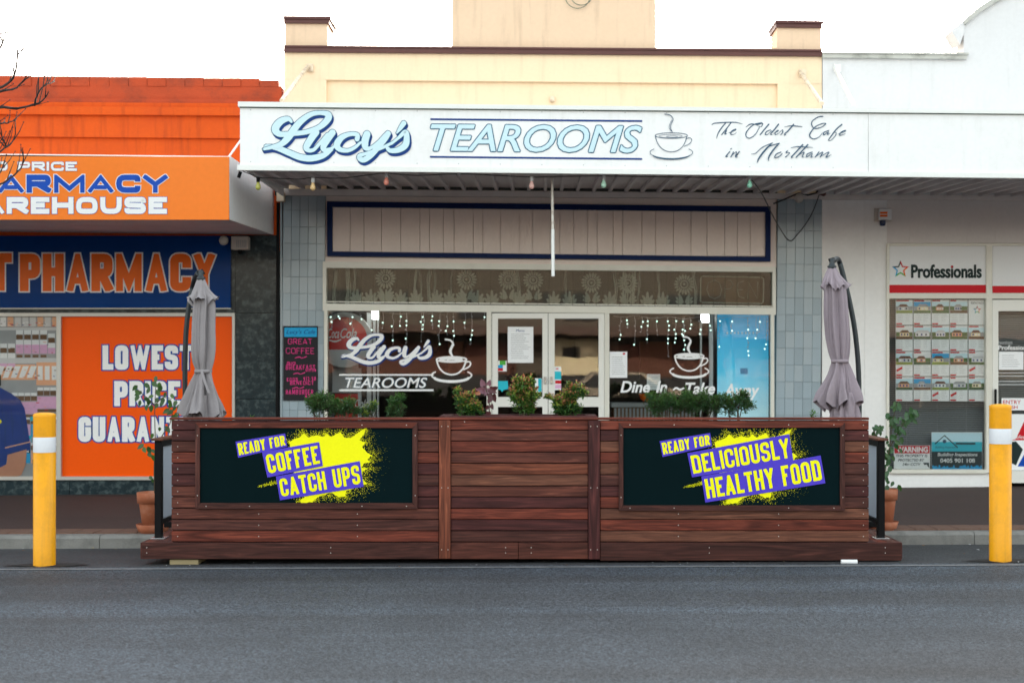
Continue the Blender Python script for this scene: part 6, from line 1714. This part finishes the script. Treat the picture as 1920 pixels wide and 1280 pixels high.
# purple leaved plant
pu = thing('purple_plant', 'purple leaved plant beside the left shrub in the centre planter', 'plant', F(914, 783, D), True)
st = MB(); st.tube([F(916, 783, D), F(918, 760, D), F(914, 738, D), F(909, 722, D)], .005, M['stem'], 6); part('stem', st, pu)
rr = random.Random(5)
for px, py, s_, an, mm in ((905, 718, 15, 110, 'leaf_pl'), (917, 718, 12, 70, 'leaf_pl'), (902, 731, 17, 170, 'leaf_pl'), (912, 733, 16, 250, 'leaf_pl'), (923, 732, 17, 330, 'leaf_p'), (926, 745, 16, 290, 'leaf_p'), (918, 750, 13, 240, 'leaf_p'), (922, 762, 11, 300, 'leaf_p'), (914, 764, 10, 220, 'leaf_p'), (916, 776, 12, 270, 'leaf_p'), (896, 737, 10, 200, 'leaf_r'), (928, 728, 12, 20, 'leaf_p'), (919, 741, 14, 300, 'leaf_p')):
    mb = MB(); c = Vector(F(px, py, D - .03 + rr.uniform(-.03, .03))); a = rad(an); r = s_ / 232
    ax = Vector((math.cos(a), rr.uniform(-.4, .1), math.sin(a))).normalized(); sd = Vector((-math.sin(a), rr.uniform(-.2, .2), math.cos(a))).normalized(); nn = ax.cross(sd)
    outl = [(-.35, 0), (-.5, .22), (-.25, .40), (.2, .30), (.62, 0), (.2, -.30), (-.25, -.40), (-.5, -.22)]
    vs = [c - nn * .004] + [c + ax * u * r + sd * v * r + nn * (abs(v) * .55 - .05 + rr.uniform(-.03, .03)) * r for u, v in outl]
    mb.add(vs, [(0, k, k % 8 + 1) for k in range(1, 9)], M[mm], True); part('leaf', mb, pu)
P2 = (M['leaf_b'], M['leaf_d'], M['leaf_m'])
D = 12.4
plant('shrub', 'rounded grey green shrub at the left of the left planter', [(596, 760, D, 21), (585, 752, D, 13), (604, 746, D, 15), (620, 762, D, 17)], 760, .021, P2, (600, 792, D), 6)
plant('shrub', 'small leaved shrub in front of the red fridge panel', [(640, 768, D, 15), (655, 760, D, 16), (668, 770, D, 12), (632, 754, D, 9)], 480, .021, P2, (650, 792, D), 7)
plant('shrub', 'sparse pale shrub right of the red fridge panel', [(694, 766, D, 11), (702, 758, D, 9), (688, 778, D, 10)], 170, .022, (M['leaf_b'], M['leaf_b'], M['leaf_y']), (695, 792, D), 8)
plant('shrub', 'pointed green shrub at the right of the left planter', [(744, 765, D, 18), (740, 752, D, 12), (751, 746, D, 9), (733, 772, D, 11)], 480, .022, P2, (744, 792, D), 9)
plant('shrub', 'broad dark green shrub at the left of the right planter', [(1232, 760, D, 21), (1250, 750, D, 18), (1220, 746, D, 13), (1270, 758, D, 18)], 850, .022, P2, (1245, 792, D), 10)
plant('shrub', 'dense dark green shrub in the middle of the right planter', [(1300, 758, D, 21), (1318, 748, D, 18), (1288, 744, D, 15), (1338, 760, D, 19), (1345, 748, D, 12)], 950, .022, P2, (1312, 792, D), 12)
plant('shrub', 'loose green shrub at the right of the right planter', [(1370, 760, D, 20), (1388, 748, D, 18), (1360, 750, D, 14), (1402, 760, D, 14), (1395, 740, D, 10)], 700, .022, P2, (1380, 792, D), 13)
D = 12.0
q = thing('potted_sprig', 'small bright green sprig showing over the wall beside the right umbrella', 'plant', F(1525, 850, D), True)
mb = MB(); rr = random.Random(4)
for k in range(14): leaf(mb, Vector(F(1525 + rr.uniform(-3, 3), 786 - k, D)), Vector((rr.uniform(-1, 1), rr.uniform(-.6, .6), rr.uniform(.2, 1.2))), Vector((0, 0, 1)), .045, .02, M['leaf_m'])
part('foliage', mb, q); st = MB(); st.tube([F(1525, 1000, D), F(1525, 780, D)], .005, M['stem'], 6); part('stem', st, q)
q = thing('potted_sprig', 'tiny sprig showing over the wall right of the left umbrella', 'plant', F(472, 850, D), True)
mb = MB()
for k in range(6): leaf(mb, Vector(F(472 + rr.uniform(-2, 2), 786 - k, D)), Vector((rr.uniform(-1, 1), rr.uniform(-.6, .6), rr.uniform(.2, 1.0))), Vector((0, 0, 1)), .03, .012, M['leaf_m'])
part('foliage', mb, q); st = MB(); st.tube([F(472, 1000, D), F(472, 784, D)], .004, M['stem'], 6); part('stem', st, q)
# pots
def pot(px, top, bot, hw, D, lb):
    t = thing('terracotta_pot', lb, 'pot', F(px, bot, D), True, 'terracotta pots behind the parklet wings')
    x, y, zb = F(px, bot, D); z1 = F(0, top, D)[2]; r = hw * D / FPX
    h = z1 - zb
    part('pot_body', MB().lathe(x, y, [(.001, zb + .02), (r * .62, zb + .02), (r * .86, z1 - h * .26)], M['terracotta'], 32), t)
    part('pot_rim', MB().lathe(x, y, [(r * .86, z1 - h * .26), (r * .97, z1 - h * .26), (r, z1 - .004), (r * .97, z1), (r * .88, z1 - .003), (r * .86, z1 - .04)], M['terracotta'], 32), t)
    part('saucer', MB().lathe(x, y, [(.001, zb + .004), (r * .85, zb), (r * 1.05, zb + h * .21), (r * 1.0, zb + h * .22), (r * .82, zb + .012), (.001, zb + .012)], M['terracotta'], 32), t)
    part('soil', MB().lathe(x, y, [(.001, z1 - .03), (r * .87, z1 - .035)], M['soil'], 20), t)
pot(287, 922, 998, 30, 13.25, 'terracotta pot and saucer left of the parklet')
pot(1656, 916, 993, 27, 13.25, 'terracotta pot and saucer right of the parklet')
def climber(name, lb, stems, leaves, D, ln, seed, mats, base):
    t = thing(name, lb, 'plant', F(*base), True)
    sm = MB()
    for s in stems:
        C = catmull([(x, y, 1) for x, y in s], 5); sm.tube([F(x, y, D) for x, y, _ in C], [.006 - .0035 * i / len(C) for i in range(len(C))], M['stem'], 6)
    part('stem', sm, t); rr = random.Random(seed)
    for k, (x, y) in enumerate(leaves):
        mb = MB(); a = Vector(F(x, y, D + rr.uniform(-.08, .08)))
        d = Vector((rr.uniform(-.7, .7), rr.uniform(-.5, .3), -rr.uniform(.25, 1.0)))
        l_ = ln * rr.uniform(.7, 1.15); d.normalize(); s = d.cross(Vector((rr.uniform(-.3, .3), -1, .2))).normalized(); n = s.cross(d)
        w = l_ * .33
        vs = [a, a + d * l_ * .25 + s * w * .8 + n * .15 * w, a + d * l_ * .6 + s * w * .75 + n * .1 * w, a + d * l_, a + d * l_ * .6 - s * w * .75 + n * .1 * w, a + d * l_ * .25 - s * w * .8 + n * .15 * w, a + d * l_ * .45 - n * .1 * w]
        mb.add(vs, [(6, 0, 1), (6, 1, 2), (6, 2, 3), (6, 3, 4), (6, 4, 5), (6, 5, 0)], mats[k % len(mats)], True)
        part('leaf', mb, t)
rr = random.Random(21)
sl = [[(290, 925), (289, 880), (291, 830), (290, 780), (291, 742), (293, 712)], [(291, 842), (305, 815), (318, 795), (324, 770), (330, 750)], [(291, 760), (275, 745), (258, 730)], [(290, 760), (305, 745), (322, 748)]]
lv = [(292, 704), (285, 715), (299, 716), (270, 718), (258, 722), (254, 730), (266, 733), (281, 727), (292, 730), (303, 722), (312, 735), (320, 738), (270, 745), (280, 748), (288, 741), (297, 745), (307, 745), (316, 748), (264, 750), (275, 758), (284, 758), (297, 756), (306, 752), (322, 755), (330, 762), (325, 768), (335, 772), (318, 766), (328, 776), (288, 812), (300, 800), (310, 798), (322, 786), (270, 832), (277, 836), (268, 838), (283, 842), (277, 848), (285, 852), (280, 892), (286, 896), (337, 758), (331, 750), (260, 740)]
climber('potted_ficus', 'thin climbing plant with drooping leaves in the left pot', sl, lv, 13.2, .075, 3, (M['leaf_c'], M['leaf_c'], M['leaf_m']), (288, 925, 13.2))
sr_ = [[(1655, 920), (1660, 880), (1668, 840), (1672, 800), (1678, 770), (1683, 752)], [(1668, 840), (1690, 800), (1705, 780), (1718, 770)], [(1660, 890), (1648, 850), (1638, 805)]]
lv2 = []
for k in range(120):
    c = rr.choice([(1683, 760, 6, 8), (1676, 790, 11, 14), (1672, 815, 15, 14), (1670, 840, 13, 14), (1682, 800, 13, 12), (1700, 788, 9, 9), (1712, 776, 7, 6), (1665, 865, 10, 12), (1659, 890, 8, 10), (1647, 806, 8, 6)])
    lv2.append((c[0] + rr.gauss(0, c[2] * .7), c[1] - 4 + rr.gauss(0, c[3] * .7)))
lv2 += [(1662, 895), (1650, 905), (1664, 908), (1676, 902), (1684, 908), (1635, 800), (1640, 808), (1650, 800)]
climber('potted_climber', 'bushy climbing plant leaning up from the right pot', sr_, lv2, 13.2, .068, 9, (M['leaf_d'], M['leaf_c'], M['leaf_b']), (1656, 920, 13.2))

# ------------------------------------------------------------------ bare street tree at the left edge
tr = thing('bare_tree', 'leafless street tree reaching in from the left edge', 'tree', (-6.3, 1.4, -.1))
tk = MB(); tk.tube([(-6.3, 1.4, -.15), (-6.25, 1.4, .9), (-6.2, 1.38, 2.0), (-6.1, 1.4, 2.5)], [.13, .10, .085, .075], M['bark'], 12); part('trunk', tk, tr)
DT = 12.5; Z = lambda x, y: Vector(L(x / 2.667, y / 2.667, DT))
def branch(p, ws=(.016, .004)):
    C = catmull([(a.x, a.y, a.z) for a in p], 6); n = len(C)
    j = lambda: R.uniform(-.004, .004)
    m = MB(); m.tube([(x + j(), y + j(), z + j()) for x, y, z in C], [ws[0] + (ws[1] - ws[0]) * i / n for i in range(n)], M['bark'], 6); part('branch', m, tr)
    return C
hub = Vector((-6.1, 1.35, 2.5))
def twigs(C, n, ln, seed):
    rr = random.Random(seed)
    for k in range(n):
        i = int(len(C) * (.3 + .68 * k / n)); i = min(i, len(C) - 2)
        p = Vector(C[i]); d = (Vector(C[i + 1]) - p).normalized(); s = rr.choice([-1, 1])
        d2 = (d + Vector((rr.uniform(-.3, .3), rr.uniform(-.4, .4), .9 * s * (1 if s > 0 else .5) + .4))).normalized()
        l_ = ln * rr.uniform(.4, 1.1)
        m = MB(); pts = [p, p + d2 * l_ * .5 + Vector((0, 0, .01)), p + d2 * l_ + Vector((rr.uniform(-.02, .02), 0, .03))]
        m.tube(pts, [.0055, .004, .0022], M['bark'], 5)
        for q in (pts[1], pts[2]): m.sphere(q, .006, M['bark'], 5)
        part('twig', m, tr)
for k, (pts, w) in enumerate((([(-400, 760), (-150, 640), (0, 555), (90, 535), (190, 495), (258, 465)], .016), ([(-380, 700), (-120, 540), (0, 462), (60, 425), (135, 378)], .015), ([(150, 515), (200, 480), (240, 440), (258, 398)], .007), ([(-300, 560), (-90, 470), (20, 400), (90, 345), (112, 290), (116, 225)], .012), ([(-300, 420), (-100, 300), (0, 220), (25, 190), (40, 165)], .011), ([(-260, 300), (-120, 200), (-20, 130), (10, 70)], .009), ([(-350, 900), (-120, 700), (0, 640), (35, 610), (60, 585)], .012), ([(-330, 1000), (-100, 850), (0, 770), (45, 690), (70, 600)], .010), ([(-300, 1100), (-100, 980), (20, 900), (90, 820), (130, 745)], .010), ([(-300, 760), (-60, 690), (0, 720), (10, 680), (20, 590)], .008), ([(0, 1000), (10, 900), (0, 820)], .006))):
    P_ = [Z(*q) for q in pts]
    if pts[0][0] < -200: P_ = [hub + Vector((0, 0, R.uniform(-.1, .3)))] + P_
    for i_, q in enumerate(P_): q.y += .12 * math.sin(i_ * 1.7 + k)
    C = branch(P_, (w * 1.5, .003)); twigs(C, 7, .22, k + 50)

# ------------------------------------------------------------------ across the street (seen as reflections)
ob = thing('building_across', 'tan and brick shop building across the street reflected in the windows', 'building', (0, -33, 0))
part('wall', MB().box(-22, 22, -34, -33, .0, 5.9, M['tan_wall']), ob)
part('brick_wall', MB().box(-9, -.9, -32.99, -32.9, 1.35, 2.6, M['terra_wall']), ob)
part('pale_wall', MB().box(.2, 2.4, -32.99, -32.9, 1.35, 2.75, M['bright_wall']), ob)
part('brick_wall', MB().box(2.5, 14, -32.99, -32.9, 1.35, 2.6, M['terra_wall']), ob)
part('verandah', MB().box(-22, 22, -32.9, -30.4, 2.85, 3.15, M['roof']), ob)
part('shaded_shop_glass', MB().box(-22, 22, -32.99, -32.94, .25, 1.34, M['inner_dark']), ob)  # shade over the lower shopfronts put into this strip's dark colour
for x in (-12, -7.2, .9, 5.4, 8.6, 12): part('window', MB().box(x, x + .7, -32.89, -32.86, 2.05, 2.45, M['inner_dark']), ob)
for x in (-14, -8, -3, 1, 6, 11): part('upper_window', MB().box(x, x + 1.4, -32.99, -32.9, 3.5, 4.6, M['inner_dark']), ob)
for x in (-14, -7, -.6, 7, 14): part('post', MB().cbox(x, x + .12, -30.6, -30.48, .1, 2.85, M['tan_wall'], .01), ob)
cr = thing('parked_car', 'beige car parked across the street reflected in the door glass', 'car', (2.2, -21, .1))
prof = [(-2.1, .35), (-2.1, .75), (-1.95, .95), (-1.2, 1.05), (-.6, 1.48), (.9, 1.5), (1.55, 1.08), (2.05, .98), (2.15, .7), (2.1, .35)]
m = MB(); m.prism([(2.2 + a, b) for a, b in prof], -21.85, -20.15, M['car']); part('body', m, cr)
m = MB(); m.prism([(2.2 + a, b) for a, b in [(-1.05, 1.08), (-.52, 1.42), (.82, 1.43), (1.3, 1.1)]], -20.15, -20.13, M['inner_dark']); part('side_window', m, cr)
for a in (-1.35, 1.35):
    m = MB(); m.tube([(2.2 + a, -20.3, .38), (2.2 + a, -20.1, .38)], .32, M['rubber'], 20, smooth=False); part('wheel', m, cr)

lt = MB(); rr = random.Random(77)
for k in range(130):
    x = rr.uniform(-6, 6); y = 1.72 - abs(rr.gauss(0, .12)) if rr.random() < .6 else rr.uniform(.05, 1.6)
    if abs(x + .05) < 3.15 and y < 1.7: continue
    q = zroad(x, y) + .006; s = rr.uniform(.008, .022); a0 = rr.uniform(0, 6)
    lt.face([(x + s * math.cos(a0 + j * 2.1), y + s * math.sin(a0 + j * 2.1), q + rr.uniform(0, .008)) for j in range(3)], M[rr.choice(['p_brown', 'timber', 'paver', 'p_lgrey', 'inner_wall'])])
for k in range(46):
    x = rr.uniform(-5.5, 5.5); y = -.12 + rr.gauss(0, .06); q = zroad(x, 0) + .005; s = rr.uniform(.005, .012); a0 = rr.uniform(0, 6)
    lt.face([(x + s * math.cos(a0 + j * 2.1), y + s * math.sin(a0 + j * 2.1), q + rr.uniform(0, .006)) for j in range(3)], M[rr.choice(['p_brown', 'timber', 'p_lgrey'])])
ob = single('gutter_litter', lt, 'scattered dry leaf bits and grit along the gutter', 'litter', (0, 1.6, 0), kind='stuff')
